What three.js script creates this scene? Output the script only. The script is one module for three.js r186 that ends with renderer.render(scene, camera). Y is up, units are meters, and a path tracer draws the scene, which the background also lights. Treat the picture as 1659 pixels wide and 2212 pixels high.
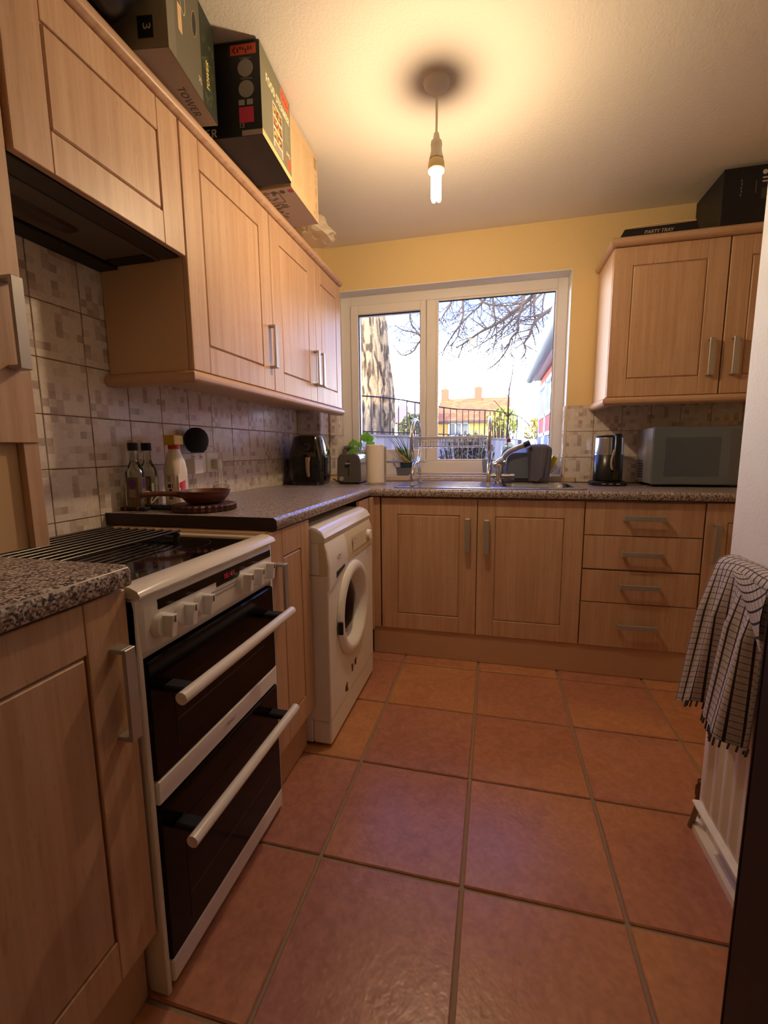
import * as THREE from 'three';
import { RoundedBoxGeometry } from 'three/addons/geometries/RoundedBoxGeometry.js';
import { mergeGeometries, toCreasedNormals } from 'three/addons/utils/BufferGeometryUtils.js';
import { RectAreaLightUniformsLib } from 'three/addons/lights/RectAreaLightUniformsLib.js';

// ───────────── camera, sky, sun, exposure ─────────────
const scene = new THREE.Scene();
const camera = new THREE.PerspectiveCamera(98.2, 1659 / 2212, 0.02, 200);
camera.position.set(0.5759, 1.1102, 2.2458);
camera.rotation.set(-0.1387, 0.2427, -0.0089, 'YXZ');
scene.add(camera);
const renderer = new THREE.WebGLRenderer();
renderer.toneMapping = THREE.LinearToneMapping;
renderer.toneMappingExposure = 1.5;
renderer.shadowMap.enabled = true;
RectAreaLightUniformsLib.init();

const SKY_STOPS = [[0, 18, 18.6, 20], [7.5, 18, 18.6, 20], [10.5, 7, 7.8, 9.6], [13.5, 1.7, 2.4, 4.6], [16.5, .66, 1.15, 3.8], [22, .56, 1.0, 3.6], [90, .52, .94, 3.5]];   // degrees of elevation, r, g, b
function makeSky() {
  const w = 16, h = 512, d = new Float32Array(w * h * 4);
  for (let j = 0; j < h; j++) {
    const el = Math.max(0, ((j + 0.5) / h - 0.5) * 180);
    let k = 0; while (k < SKY_STOPS.length - 2 && SKY_STOPS[k + 1][0] < el) k++;
    const A = SKY_STOPS[k], B = SKY_STOPS[k + 1], t = (el - A[0]) / (B[0] - A[0]);
    for (let i = 0; i < w; i++) { const o = (j * w + i) * 4; for (let q = 0; q < 3; q++) d[o + q] = A[q + 1] + (B[q + 1] - A[q + 1]) * t; d[o + 3] = 1; }
  }
  const t = new THREE.DataTexture(d, w, h, THREE.RGBAFormat, THREE.FloatType);
  t.mapping = THREE.EquirectangularReflectionMapping; t.magFilter = THREE.LinearFilter; t.minFilter = THREE.LinearFilter; t.needsUpdate = true;
  return t;
}
scene.background = makeSky();
const SKY = 1.0; scene.backgroundIntensity = SKY;

const sun = new THREE.DirectionalLight(new THREE.Color().setRGB(1, 0.78, 0.5), 6.5);
sun.position.set(-9.1, 6.3, 7.8); sun.target.position.set(0, 0.5, -6); sun.castShadow = true;
Object.assign(sun.shadow.camera, { left: -20, right: 20, top: 20, bottom: -20, near: 0.5, far: 60 });
sun.shadow.mapSize.set(2048, 2048);
scene.add(sun, sun.target);
const LAMP = 1.2, LAMP_RGB = [1, 0.72, 0.43];

// ───────────── helpers ─────────────
let seed = 7;
const rnd = () => { seed = (seed * 1664525 + 1013904223) >>> 0; return seed / 4294967296; };
const rr_ = (a, b) => a + (b - a) * rnd();
const PI = Math.PI, V3 = (x, y, z) => new THREE.Vector3(x, y, z);
const names = {};
const numbered = (n) => { const k = names[n] = (names[n] ?? -1) + 1; return k ? n + '_' + String(k).padStart(3, '0') : n; };
function norm(g) {
  if (g.index) g = g.toNonIndexed();
  for (const k of Object.keys(g.attributes)) if (!['position', 'normal', 'uv'].includes(k)) g.deleteAttribute(k);
  if (!g.attributes.normal) g.computeVertexNormals();
  if (!g.attributes.uv) g.setAttribute('uv', new THREE.BufferAttribute(new Float32Array(g.attributes.position.count * 2), 2));
  return g;
}
const merge = (a) => (Array.isArray(a) ? (a.length === 1 ? a[0] : mergeGeometries(a.map(norm), false)) : a);
function uvm(g, ou = 0, ov = 0, swap = false) {                    // uv in metres by the face's main direction
  const P = g.attributes.position, N = g.attributes.normal, n = P.count, u = new Float32Array(n * 2);
  for (let i = 0; i < n; i++) {
    const ax = Math.abs(N.getX(i)), ay = Math.abs(N.getY(i)), az = Math.abs(N.getZ(i));
    let a, b;
    if (ay >= ax && ay >= az) { a = P.getX(i); b = P.getZ(i); } else if (ax >= az) { a = P.getZ(i); b = P.getY(i); } else { a = P.getX(i); b = P.getY(i); }
    if (swap) [a, b] = [b, a];
    u[2 * i] = a + ou; u[2 * i + 1] = b + ov;
  }
  g.setAttribute('uv', new THREE.BufferAttribute(u, 2)); return g;
}
function obj(name, geo, mat, parent = scene, label) {
  const m = new THREE.Mesh(merge(geo), mat);
  m.name = parent === scene ? numbered(name) : name; parent.add(m);
  if (label) m.userData.label = label;
  return m;
}
function thing(name, label, category, [x, y, z] = [0, 0, 0], turn = 0, group) {
  const o = new THREE.Group(); o.name = numbered(name); scene.add(o);
  o.position.set(x, y, z); o.rotation.y = turn; o.userData = { label, category };
  if (group) o.userData.group = group;
  return o;
}
function tag(o, label, category, group) { Object.assign(o.userData, { label, category }); if (group) o.userData.group = group; return o; }
function struct(name, geo, mat) { const o = obj(name, geo, mat); o.userData.kind = 'structure'; return o; }
// geometry makers
const at = (g, x = 0, y = 0, z = 0) => g.translate(x, y, z);
function bx(x0, x1, y0, y1, z0, z1, c = 0, u) {                    // box by extents, with chamfer c
  const g = c ? cbox(x1 - x0, y1 - y0, z1 - z0, c) : new THREE.BoxGeometry(x1 - x0, y1 - y0, z1 - z0);
  g.translate((x0 + x1) / 2, (y0 + y1) / 2, (z0 + z1) / 2);
  return uvm(norm(g), ...(u || []));
}
function cbox(w, h, d, c) {                                          // box with chamfered edges, 44 triangles
  const a = [w / 2, h / 2, d / 2], pos = [];
  const p = (s, k) => { const v = [0, 0, 0]; for (let i = 0; i < 3; i++) v[i] = s[i] * (a[i] - (i === k ? 0 : c)); return v; };
  const tri = (A, B, C) => { const n = V3(...B).sub(V3(...A)).cross(V3(...C).sub(V3(...A))); const m = V3(...A).add(V3(...B)).add(V3(...C)); if (n.dot(m) < 0) pos.push(...A, ...C, ...B); else pos.push(...A, ...B, ...C); };
  for (let k = 0; k < 3; k++) { const i = (k + 1) % 3, j = (k + 2) % 3;
    for (const s of [-1, 1]) { const q = [[-1, -1], [1, -1], [1, 1], [-1, 1]].map(([e, f]) => { const v = [0, 0, 0]; v[k] = s; v[i] = e; v[j] = f; return p(v, k); }); tri(q[0], q[1], q[2]); tri(q[0], q[2], q[3]); } 
    for (const s of [-1, 1]) for (const t of [-1, 1]) { const mk = (e) => { const v = [0, 0, 0]; v[i] = s; v[j] = t; v[k] = e; return v; }; const A = p(mk(-1), i), B = p(mk(1), i), C = p(mk(1), j), D = p(mk(-1), j); tri(A, B, C); tri(A, C, D); } }
  for (const x of [-1, 1]) for (const y of [-1, 1]) for (const z of [-1, 1]) tri(p([x, y, z], 0), p([x, y, z], 1), p([x, y, z], 2));
  const g = new THREE.BufferGeometry(); g.setAttribute('position', new THREE.Float32BufferAttribute(pos, 3)); g.computeVertexNormals(); return g;
}
const rbox = (w, h, d, r, s = 2) => uvm(norm(new RoundedBoxGeometry(w, h, d, s, r)));
const cyl = (r0, r1, h, n = 20, open = false) => norm(new THREE.CylinderGeometry(r1, r0, h, n, 1, open));   // r0 bottom, r1 top
const lathe = (pts, n = 28) => norm(new THREE.LatheGeometry(pts.map(([r, y]) => new THREE.Vector2(Math.max(r, 1e-4), y)), n));
const tube = (pts, r, n = 24, k = 7, closed = false) => norm(new THREE.TubeGeometry(new THREE.CatmullRomCurve3(pts.map((p) => V3(...p)), closed), n, r, k, closed));
function rod(a, b, r, k = 7) { const A = V3(...a), B = V3(...b), d = B.clone().sub(A), g = new THREE.CylinderGeometry(r, r, d.length(), k); g.applyQuaternion(new THREE.Quaternion().setFromUnitVectors(V3(0, 1, 0), d.normalize())); const m = A.add(B).multiplyScalar(.5); return norm(g.translate(m.x, m.y, m.z)); }
function ring(w, d, r, y, n = 5, cx = 0, cz = 0) {                   // rounded rectangle at height y
  const o = []; r = Math.min(r, w / 2 - 1e-4, d / 2 - 1e-4);
  [[1, 1, 0], [-1, 1, 1], [-1, -1, 2], [1, -1, 3]].forEach(([sx, sz, q]) => { for (let i = 0; i <= n; i++) { const a = (q + i / n) * PI / 2; o.push([cx + sx * (w / 2 - r) + Math.cos(a) * r, y, cz + sz * (d / 2 - r) + Math.sin(a) * r]); } });
  return o;
}
function loft(rings, { cap0 = true, cap1 = true, crease = 0.6 } = {}) {
  const n = rings[0].length, pos = [], idx = [];
  for (const r of rings) for (const p of r) pos.push(...p);
  for (let j = 0; j < rings.length - 1; j++) for (let i = 0; i < n; i++) { const a = j * n + i, b = j * n + (i + 1) % n, c = a + n, d = b + n; idx.push(a, c, b, b, c, d); }
  const cap = (j, flip) => { const c = pos.length / 3; let x = 0, y = 0, z = 0; for (const p of rings[j]) { x += p[0]; y += p[1]; z += p[2]; } pos.push(x / n, y / n, z / n); for (let i = 0; i < n; i++) flip ? idx.push(c, j * n + (i + 1) % n, j * n + i) : idx.push(c, j * n + i, j * n + (i + 1) % n); };
  if (cap0) cap(0, false); if (cap1) cap(rings.length - 1, true);
  const g = new THREE.BufferGeometry(); g.setAttribute('position', new THREE.Float32BufferAttribute(pos, 3)); g.setIndex(idx); g.computeVertexNormals();
  return uvm(norm(toCreasedNormals(g, crease)));
}
function grid(nu, nv, f) {                                           // open surface f(s, t) -> [x, y, z]
  const pos = [], uv = [], idx = [];
  for (let j = 0; j <= nv; j++) for (let i = 0; i <= nu; i++) { pos.push(...f(i / nu, j / nv)); uv.push(i / nu, j / nv); }
  for (let j = 0; j < nv; j++) for (let i = 0; i < nu; i++) { const a = j * (nu + 1) + i; idx.push(a, a + nu + 1, a + 1, a + 1, a + nu + 1, a + nu + 2); }
  const g = new THREE.BufferGeometry(); g.setAttribute('position', new THREE.Float32BufferAttribute(pos, 3)); g.setAttribute('uv', new THREE.Float32BufferAttribute(uv, 2)); g.setIndex(idx); g.computeVertexNormals(); return norm(g);
}
function prism(poly, len, axis = 'z', crease = 0.5) {                // outline [a, b] pushed along an axis from 0 to len
  const s = new THREE.Shape(poly.map(([a, b]) => new THREE.Vector2(a, b)));
  let g = new THREE.ExtrudeGeometry(s, { depth: len, bevelEnabled: false });
  if (axis === 'x') g.applyMatrix4(new THREE.Matrix4().makeBasis(V3(0, 0, 1), V3(0, 1, 0), V3(-1, 0, 0)));   // a -> z, b -> y, along -x
  if (axis === 'y') g.rotateX(-PI / 2);                              // a -> x, b -> -z, along y
  return uvm(norm(toCreasedNormals(g, crease)));
}
const plane = (w, h) => norm(new THREE.PlaneGeometry(w, h));
// noise
const hash = (x, y, s) => { let h = (x * 374761393 + y * 668265263 + s * 1442695041) | 0; h = Math.imul(h ^ (h >>> 13), 1274126177); return ((h ^ (h >>> 16)) >>> 0) / 4294967296; };
function vnoise(x, y, px, py, s) { const xi = Math.floor(x), yi = Math.floor(y), fx = x - xi, fy = y - yi, u = fx * fx * (3 - 2 * fx), v = fy * fy * (3 - 2 * fy), w = (a, n) => ((a % n) + n) % n; const h = (i, j) => hash(w(xi + i, px), w(yi + j, py), s); return (h(0, 0) * (1 - u) + h(1, 0) * u) * (1 - v) + (h(0, 1) * (1 - u) + h(1, 1) * u) * v; }
function tex(w, h, f, mx, my, srgb = true) {                         // f(u, v) -> [r, g, b] 0..255, covering mx by my metres
  const d = new Uint8Array(w * h * 4);
  for (let j = 0; j < h; j++) for (let i = 0; i < w; i++) { const c = f(i / w, j / h, i, j), o = (j * w + i) * 4; for (let k = 0; k < 3; k++) d[o + k] = Math.max(0, Math.min(255, c[k])); d[o + 3] = 255; }
  const t = new THREE.DataTexture(d, w, h); t.wrapS = t.wrapT = THREE.RepeatWrapping; t.magFilter = THREE.LinearFilter; t.minFilter = THREE.LinearMipmapLinearFilter; t.generateMipmaps = true;
  if (srgb) t.colorSpace = THREE.SRGBColorSpace; t.repeat.set(1 / mx, 1 / my); t.needsUpdate = true; return t;
}
function print(w, h, draw) {
  const c = document.createElement('canvas'); c.width = w; c.height = h; draw(c.getContext('2d'), w, h);
  const t = new THREE.CanvasTexture(c); t.colorSpace = THREE.SRGBColorSpace; t.anisotropy = 4; return t;
}
const scrib = (g, x, y, w, h, k) => { for (let i = 0; i < w; i += h * .55) g.fillRect(x + i, y - h * (.5 + .5 * hash(i, k, 1)), h * .32, h * (.4 + .5 * hash(i, k, 2))); };   // print too small to read
const std = (color, roughness = .6, metalness = 0, more = {}) => new THREE.MeshStandardMaterial({ color, roughness, metalness, ...more });
const mix = (a, b, t) => a.map((v, i) => v + (b[i] - v) * t);

// ───────────── materials ─────────────
const woodTex = tex(512, 512, (u, v) => {
  const w1 = vnoise(u * 26, v * 3, 26, 3, 1), w2 = vnoise(u * 90, v * 5, 90, 5, 2), w3 = vnoise(u * 200, v * 24, 200, 24, 3), big = vnoise(u * 6, v * 2, 6, 2, 4);
  const t = .42 * w1 + .3 * w2 + .12 * w3 + .3 * big - .55;
  const fleck = vnoise(u * 230, v * 40, 230, 40, 5) > .86 ? -9 : 0;
  return [196 + t * 34 + fleck, 158 + t * 40 + fleck, 126 + t * 42 + fleck];
}, .5, 1.0);
const M = {};
M.wood = std(0xffffff, .42, 0, { map: woodTex });
M.woodDoor = M.wood;
M.carcass = std(0xcfad88, .5);
M.cornice = std(0xffffff, .4, 0, { map: woodTex });
M.plinth = std(0xc49e7e, .5);
M.groove = std(0x8a6240, .7);
const stoneTex = tex(512, 512, (u, v) => {
  const a = vnoise(u * 130, v * 130, 130, 130, 11), b = vnoise(u * 105, v * 105, 105, 105, 12), c = vnoise(u * 170, v * 170, 170, 170, 13);
  let col = [136, 124, 118];
  if (a > .6) col = [196, 186, 178]; else if (b > .66) col = [58, 50, 50]; else if (c > .66) col = [164, 136, 122]; else if (a < .3) col = [98, 88, 86];
  return col.map((k) => k + (c - .5) * 26);
}, .4, .4);
M.stone = std(0xffffff, .28, 0, { map: stoneTex });
M.worktopEnd = std(0x2e1a14, .6);
M.steel = std(0xb4b0ac, .42, .6);
M.chrome = std(0xd8d8da, .1, 1);
M.inox = std(0xb9bcc0, .24, 1);
M.white = std(0xf0ede8, .32);
M.whiteGloss = std(0xe9e3da, .18);
M.cream = std(0xddd2b4, .35);
M.upvc = std(0xe9e4df, .3);
M.black = std(0x0d0d0f, .35);
M.blackGloss = new THREE.MeshPhysicalMaterial({ color: 0x08080a, roughness: .08, clearcoat: 1, clearcoatRoughness: .05 });
M.ovenGlass = new THREE.MeshPhysicalMaterial({ color: 0x09080a, roughness: .16, specularIntensity: .35 });
M.blackMatt = std(0x121214, .75);
M.glass = new THREE.MeshPhysicalMaterial({ color: 0xffffff, roughness: 0, transmission: 1, thickness: 0, ior: 1.5 });
M.bottleGlass = new THREE.MeshPhysicalMaterial({ color: 0xeef2e6, roughness: .03, transmission: 1, thickness: .01, ior: 1.5, attenuationColor: new THREE.Color(0xd9e2c0), attenuationDistance: .12 });
const paintBump = tex(256, 256, (u, v) => { const n = .5 * vnoise(u * 60, v * 60, 60, 60, 21) + .5 * vnoise(u * 120, v * 120, 120, 120, 22); return [n * 255, n * 255, n * 255]; }, .35, .35, false);
M.paint = std(0xe6cb94, .85, 0, { bumpMap: paintBump, bumpScale: .0006 });
M.paintWhite = std(0xe6e3dd, .8, 0, { bumpMap: paintBump, bumpScale: .0006 });
M.ceiling = std(0xe2dacd, .9, 0, { bumpMap: paintBump, bumpScale: .0008 });
M.reveal = std(0xe4e2de, .6);
M.grout = std(0x9a8672, .9);
M.wallGrout = std(0x8a715c, .9);
// floor tiles: mottled terracotta print
const terra = (s, a, b, c) => tex(512, 512, (u, v) => {
  const n1 = vnoise(u * 5, v * 5, 5, 5, s), n2 = vnoise(u * 14, v * 14, 14, 14, s + 1), n3 = vnoise(u * 70, v * 70, 70, 70, s + 2), n4 = vnoise(u * 170, v * 170, 170, 170, s + 3);
  let col = mix(a, b, Math.min(1, Math.max(0, (n1 * .65 + n2 * .35 - .3) * 2.2))); col = mix(col, c, Math.max(0, n2 * .6 + n3 * .4 - .62) * 1.6);
  const g = (n3 - .5) * 16 + (n4 - .5) * 18; return [col[0] + g, col[1] + g * .8, col[2] + g * .7];
}, 1.55, 1.55);
const terraBump = tex(256, 256, (u, v) => { const n = .6 * vnoise(u * 40, v * 40, 40, 40, 31) + .4 * vnoise(u * 110, v * 110, 110, 110, 32); return [n * 255, n * 255, n * 255]; }, .5, .5, false);
M.floor = [terra(41, [178, 120, 98], [194, 136, 98], [166, 110, 100]), terra(51, [172, 116, 102], [186, 128, 102], [178, 126, 114]), terra(61, [184, 124, 92], [198, 142, 98], [172, 114, 98])].map((t) => std(0xffffff, .31, 0, { map: t, bumpMap: terraBump, bumpScale: .0007 }));
// wall tiles: printed mosaic of small squares
const mosaic = (s) => tex(168, 168, (u, v) => {
  const n = 7, i = Math.floor(u * n), j = Math.floor(v * n), q = hash(i, j, s), nz = vnoise(u * 24, v * 24, 24, 24, s + 5), f = vnoise(u * 64, v * 64, 64, 64, s + 6);
  const col = q < .07 ? [184, 167, 156] : q < .15 ? [198, 182, 170] : q < .3 ? [214, 201, 189] : [225, 214, 203];
  return col.map((k) => k + (nz - .5) * 12 + (f - .5) * 6);
}, .1555, .1555);
M.tile = [71, 82, 93, 104].map((s) => std(0xffffff, .2, 0, { map: mosaic(s) }));

// ───────────── room shell ─────────────
const XL = -0.663, ZB = -0.588, XR = 1.2, ZN = 2.62, CEIL = 2.374;
const floor = struct('floor', [bx(-.9, 2.3, -.12, -.006, -.88, 4.0)], M.grout);
{ // floor tiles 0.386 apart
  const p = .3863, cache = {};
  for (let i = -2; i <= 6; i++) for (let j = -1; j <= 8; j++) {
    const x0 = .136 + (i - 1) * p, z0 = .078 + (j - 1) * p;
    const X0 = Math.max(x0, -.62), X1 = Math.min(x0 + p, 2.25), Z0 = Math.max(z0, -.02), Z1 = Math.min(z0 + p, 3.2);
    if (X1 - X0 < .03 || Z1 - Z0 < .03) continue;
    const g = .0045, w = X1 - X0 - 2 * g, d = Z1 - Z0 - 2 * g;
    const geo = uvm(norm(cbox(w, .014, d, .003)), x0 * 1.7 + j * .37, z0 * 1.3 + i * .53);
    const t = obj('tile', geo, M.floor[Math.floor(hash(i + 9, j + 9, 5) * 3)], floor);
    t.position.set((X0 + X1) / 2, -.007 + (hash(i + 5, j + 7, 8) - .5) * .0012, (Z0 + Z1) / 2);
  }
}
struct('ceiling', bx(-.9, 2.3, CEIL, CEIL + .2, -.88, 4.0), M.ceiling);
// left wall with tiled splashback
const wallLeft = struct('wall_left', bx(-.93, XL, -.12, CEIL, -.88, 4.0), M.paint);
const TP = .1555;
function wallTile(parent, axis, a0, a1, y0, y1, face, k) {             // axis 'x': tile faces +x, spans z; 'z': faces +z, spans x
  const g = .0013, w = a1 - a0 - 2 * g, h = y1 - y0 - 2 * g; if (w < .012 || h < .012) return;
  const geo = axis === 'x' ? cbox(.007, h, w, .0012) : cbox(w, h, .007, .0012);
  uvm(norm(geo), .0777, .0777);
  const t = obj('tile', geo, M.tile[Math.floor(hash(k, 5, 9) * 4)], parent);
  if (axis === 'x') t.position.set(face - .0035, (y0 + y1) / 2, (a0 + a1) / 2); else t.position.set((a0 + a1) / 2, (y0 + y1) / 2, face - .0035);
}
obj('grout', bx(XL, XL + .0045, .80, 1.72, -.438, 1.62), M.wallGrout, wallLeft);
for (let c = 0; c < 15; c++) for (let r = -1; r < 6; r++) {
  const z1 = 1.242 + 2 * TP - c * TP, z0 = z1 - TP, y0 = .908 + r * TP, y1 = y0 + TP;
  const tall = z1 > 1.03; if (tall ? y0 > 1.69 : (y0 > 1.36 || r < 0)) continue;
  wallTile(wallLeft, 'x', Math.max(z0, -.43), Math.min(z1, 1.61), r < 0 ? .80 : y0, Math.min(y1, tall ? 1.71 : 1.375), -.655, c * 31 + r * 7 + 400);
}
// back wall with window opening x -0.44..0.98, y 0.912..2.11
const wallBack = struct('wall_back', [bx(-.9, -.44, -.12, CEIL, -.9, ZB), bx(.98, 2.3, -.12, CEIL, -.9, ZB), bx(-.44, .98, -.12, .905, -.9, ZB), bx(-.44, .98, 2.11, CEIL, -.9, ZB)], M.paint);
obj('reveal', [bx(-.44, .98, 2.105, 2.11, -.9, -.5875), bx(-.44, -.436, .945, 2.105, -.9, -.5875), bx(.976, .98, .945, 2.105, -.9, -.5875)], M.reveal, wallBack, 'white painted window reveal');
obj('grout', bx(.985, 2.15, .90, 1.357, ZB, ZB + .0045), M.wallGrout, wallBack);
for (let c = 0; c < 8; c++) for (let r = 0; r < 3; r++) wallTile(wallBack, 'z', c ? 1.131 + (c - 1) * .1475 : .984, 1.131 + c * .1475, r ? 1.058 + (r - 1) * .15 : .912, 1.058 + r * .15, -.58, c * 13 + r * 5 + 40);
for (let r = 0; r < 3; r++) { const y0 = r ? 1.058 + (r - 1) * .15 : .947, y1 = 1.058 + r * .15; // tiles on the window reveals and left strip
  const t = obj('tile', uvm(norm(cbox(.007, y1 - y0 - .003, .09, .0012)), r, r * .4), M.tile[r], wallBack); t.position.set(.9735, (y0 + y1) / 2, -.633);
  const t2 = obj('tile', uvm(norm(cbox(.007, y1 - y0 - .003, .09, .0012)), r * .3, r * .7), M.tile[3 - r], wallBack); t2.position.set(-.4325, (y0 + y1) / 2, -.633);
  wallTile(wallBack, 'z', -.493, -.441, y0, y1, -.58, r + 777);
}
const boxing = struct('wall_boxing', bx(XL, -.503, -.05, CEIL, ZB, -.438), M.paint);
for (let r = 0; r < 3; r++) { const y0 = .912 + r * .1505, y1 = y0 + .1505; wallTile(boxing, 'z', -.655, -.498, y0, y1, -.43, r + 90); wallTile(boxing, 'x', -.579, -.4365, y0, y1, -.496, r + 120); }
// right-hand partition, far right wall, near wall with doorway, hall behind
struct('wall_right', bx(XR, XR + .12, -.05, CEIL, .89, ZN), M.paintWhite);
struct('wall_far_right', bx(2.2, 2.4, -.12, CEIL, -.9, 4.0), M.paint);
struct('wall_near', [bx(-.7, .2, -.05, CEIL, ZN, ZN + .12), bx(.2, 1.0, 2.05, CEIL, ZN, ZN + .12), bx(1.0, 2.2, -.05, CEIL, ZN, ZN + .12)], M.paint);
struct('wall_hall', bx(-.9, 2.4, -.12, CEIL, 3.9, 4.1), M.paint);
struct('baseboard_right', bx(XR - .013, XR, .001, .07, .9, ZN), M.white);
struct('trim_floor_pipe', [prism([[1.165, .001], [1.186, .001], [1.186, .03], [1.172, .03], [1.165, .022]], 1.6).translate(0, 0, .885)], M.white);
// unseen blocks added in place of the house above and beside, sized to shade the garden
struct('added_shade_blocks', [bx(-6, 3.2, CEIL + .2, 4.45, -.88, 4.2), bx(-6, -.94, -.2, CEIL + .2, -.86, 4.2), bx(2.41, 3.2, -.2, CEIL + .2, -.86, 4.2)], std(0xa5715a, .9));

// window
{
  const w = thing('window_1', 'white plastic window with an opening casement beside a large fixed pane', 'window', [0, 0, 0]);
  w.userData.kind = 'structure'; delete w.userData.category;
  const z0 = -.755, z1 = -.69, c = .004;
  obj('frame', [bx(-.436, -.365, .945, 2.105, z0, z1, c), bx(.918, .976, .945, 2.105, z0, z1, c), bx(-.365, .918, 2.045, 2.105, z0, z1, c), bx(-.365, .918, .945, 1.035, z0, z1, c), bx(.138, .2, 1.035, 2.045, z0, z1, c)], M.upvc, w);
  const s0 = -.745, s1 = -.672, ca = obj('casement', [bx(-.363, -.312, 1.037, 2.043, s0, s1, c), bx(.1, .136, 1.037, 2.043, s0, s1, c), bx(-.312, .1, 1.985, 2.043, s0, s1, c), bx(-.312, .1, 1.037, 1.115, s0, s1, c)], M.upvc, w);
  obj('pane', bx(-.312, .1, 1.115, 1.985, -.712, -.708), M.glass, ca);
  obj('gasket', [bx(-.313, -.308, 1.115, 1.985, -.7, -.69), bx(.095, .101, 1.115, 1.985, -.7, -.69), bx(-.312, .1, 1.98, 1.986, -.7, -.69)], M.blackMatt, ca);
  obj('pane', bx(.2, .918, 1.035, 2.045, -.72, -.716), M.glass, w);
  obj('bead', [bx(.2, .214, 1.035, 2.045, -.712, -.692, .003), bx(.906, .918, 1.035, 2.045, -.712, -.692, .003), bx(.214, .906, 2.033, 2.045, -.712, -.692, .003), bx(.214, .906, 1.035, 1.048, -.712, -.692, .003)], M.upvc, w);
  obj('gasket', [bx(.2145, .906, 2.029, 2.033, -.709, -.7), bx(.903, .906, 1.048, 2.03, -.709, -.7)], M.blackMatt, w);
}
tag(obj('window_sill', [bx(-.435, .98, .9125, .945, -.69, -.562, .004), bx(.98, 1.042, .9125, .945, -.578, -.562, .004)], std(0xcdb69c, .35)), 'beige tiled window sill behind the sink', 'sill').userData.kind = 'structure';

// ───────────── fitted cabinets ─────────────
function doorParts(w, h, { stile = .085, rail = .085, flat = false } = {}) {
  const ou = rr_(0, 3), ov = rr_(0, 3), t = .018, e = .0035, g = .0016;
  if (flat) {                                                            // drawer front: slab with faint stile joints
    const s = .086;
    return { frame: [bx(-w / 2, w / 2, 0, h, -t, -e), bx(-w / 2, -w / 2 + s, 0, h, -e - .002, 0, .0012, [ou, ov]), bx(w / 2 - s, w / 2, 0, h, -e - .002, 0, .0012, [ou + .3, ov]), bx(-w / 2 + s, w / 2 - s, 0, h, -e - .002, 0, .0012, [ou + .7, ov])] };
  }
  const L = -w / 2, R = w / 2;
  const frame = [bx(L, R, 0, h, -t, -.0065, .001, [ou, ov]),
    bx(L, L + stile, 0, h, -.0085, 0, .0018, [ou, ov]), bx(R - stile, R, 0, h, -.0085, 0, .0018, [ou + .21, ov]),
    bx(L + stile, R - stile, 0, rail, -.0085, 0, .0018, [ou + .6, ov + .2]), bx(L + stile, R - stile, h - rail, h, -.0085, 0, .0018, [ou + .4, ov + .5])];
  const panel = [bx(L + stile + g + .002, R - stile - g - .002, rail + g + .002, h - rail - g - .002, -.0085, -.0005, .004, [ou + .83, ov + .1])];
  return { frame, panel };
}
function handleGeo(len = .17, wide = .024) {                             // flat bow bar, along y, foot to the door at z = 0
  return [bx(-wide / 2, wide / 2, -len / 2, len / 2, .024, .032, .0015), bx(-wide / 2, wide / 2, len / 2 - .008, len / 2, 0, .0255, .0012), bx(-wide / 2, wide / 2, -len / 2, -len / 2 + .008, 0, .0255, .0012)];
}
const HG = merge(handleGeo()), HGH = HG.clone().rotateZ(PI / 2);
function addDoor(cab, x0, x1, y0, y1, hx, hy, opt = {}) {
  const g = .002, w = x1 - x0 - 2 * g, h = y1 - y0 - 2 * g, d = doorParts(w, h, opt);
  const m = obj(opt.flat ? 'drawer' : 'door', d.frame, M.woodDoor, cab); m.position.set((x0 + x1) / 2, y0 + g, 0);
  if (d.panel) obj('panel', d.panel, M.woodDoor, m);
  if (hx !== null) { const k = obj('handle', opt.flat ? HGH : HG, M.steel, m, 'brushed steel bar handle'); k.position.set(hx - (x0 + x1) / 2, hy - y0 - g, 0); }
  return m;
}
function cabinet(name, label, pos, turn, w, h, d, extra) {
  const c = thing(name, label, 'cabinet', pos, turn);
  obj('body', extra || [bx(-w / 2 + .0005, w / 2 - .0005, 0, h, -d, -.0195, .001)], M.carcass, c);
  return c;
}
const Q = PI / 2;
// left upper run: doors' front plane x = -0.335
{
  const X = -.335, D = .318;
  let c = cabinet('wall_cabinet', 'beech wall cabinet over the cooker with a short wide door', [X, 1.70, 1.254], Q, .5, .365, D, [bx(-.2495, .2495, .0, .365, -D, -.0195, .001)]);
  addDoor(c, -.251, .249, -.012, .365, null, 0);
  c = cabinet('wall_cabinet', 'beech wall cabinet with one tall door next to the extractor hood', [X, 1.362, .737], Q, .53, .703, D); addDoor(c, -.266, .268, 0, .703, .238, .175);
  c = cabinet('wall_cabinet', 'beech wall cabinet with two narrow doors ending at the window', [X, 1.362, .039], Q, .862, .703, D);
  addDoor(c, -.43, .04, 0, .703, -.0 + .008, .17); addDoor(c, .04, .43, 0, .703, .075, .17, { stile: .075 });
  // tall dresser unit standing on the near worktop
  c = cabinet('dresser_cabinet', 'beech tall wall cabinet beside the hood, reaching low over the worktop', [X, .9155, 1.815], Q, .6, 1.15, .318,
    [bx(-.2995, .2995, .217, 1.15, -.318, -.0195, .001), bx(-.2995, -.28, 0, .217, -.318, -.02, .001)]);
  addDoor(c, -.3, .3, .213, 1.15, .265, .44);
  obj('side_panel', [bx(.268, .2995, 0, .2165, -.318, -.004, .001)], M.wood, c);
  obj('back_panel', [bx(-.28, .268, 0, .2165, -.05, -.02, .001)], M.carcass, c);
}
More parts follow.
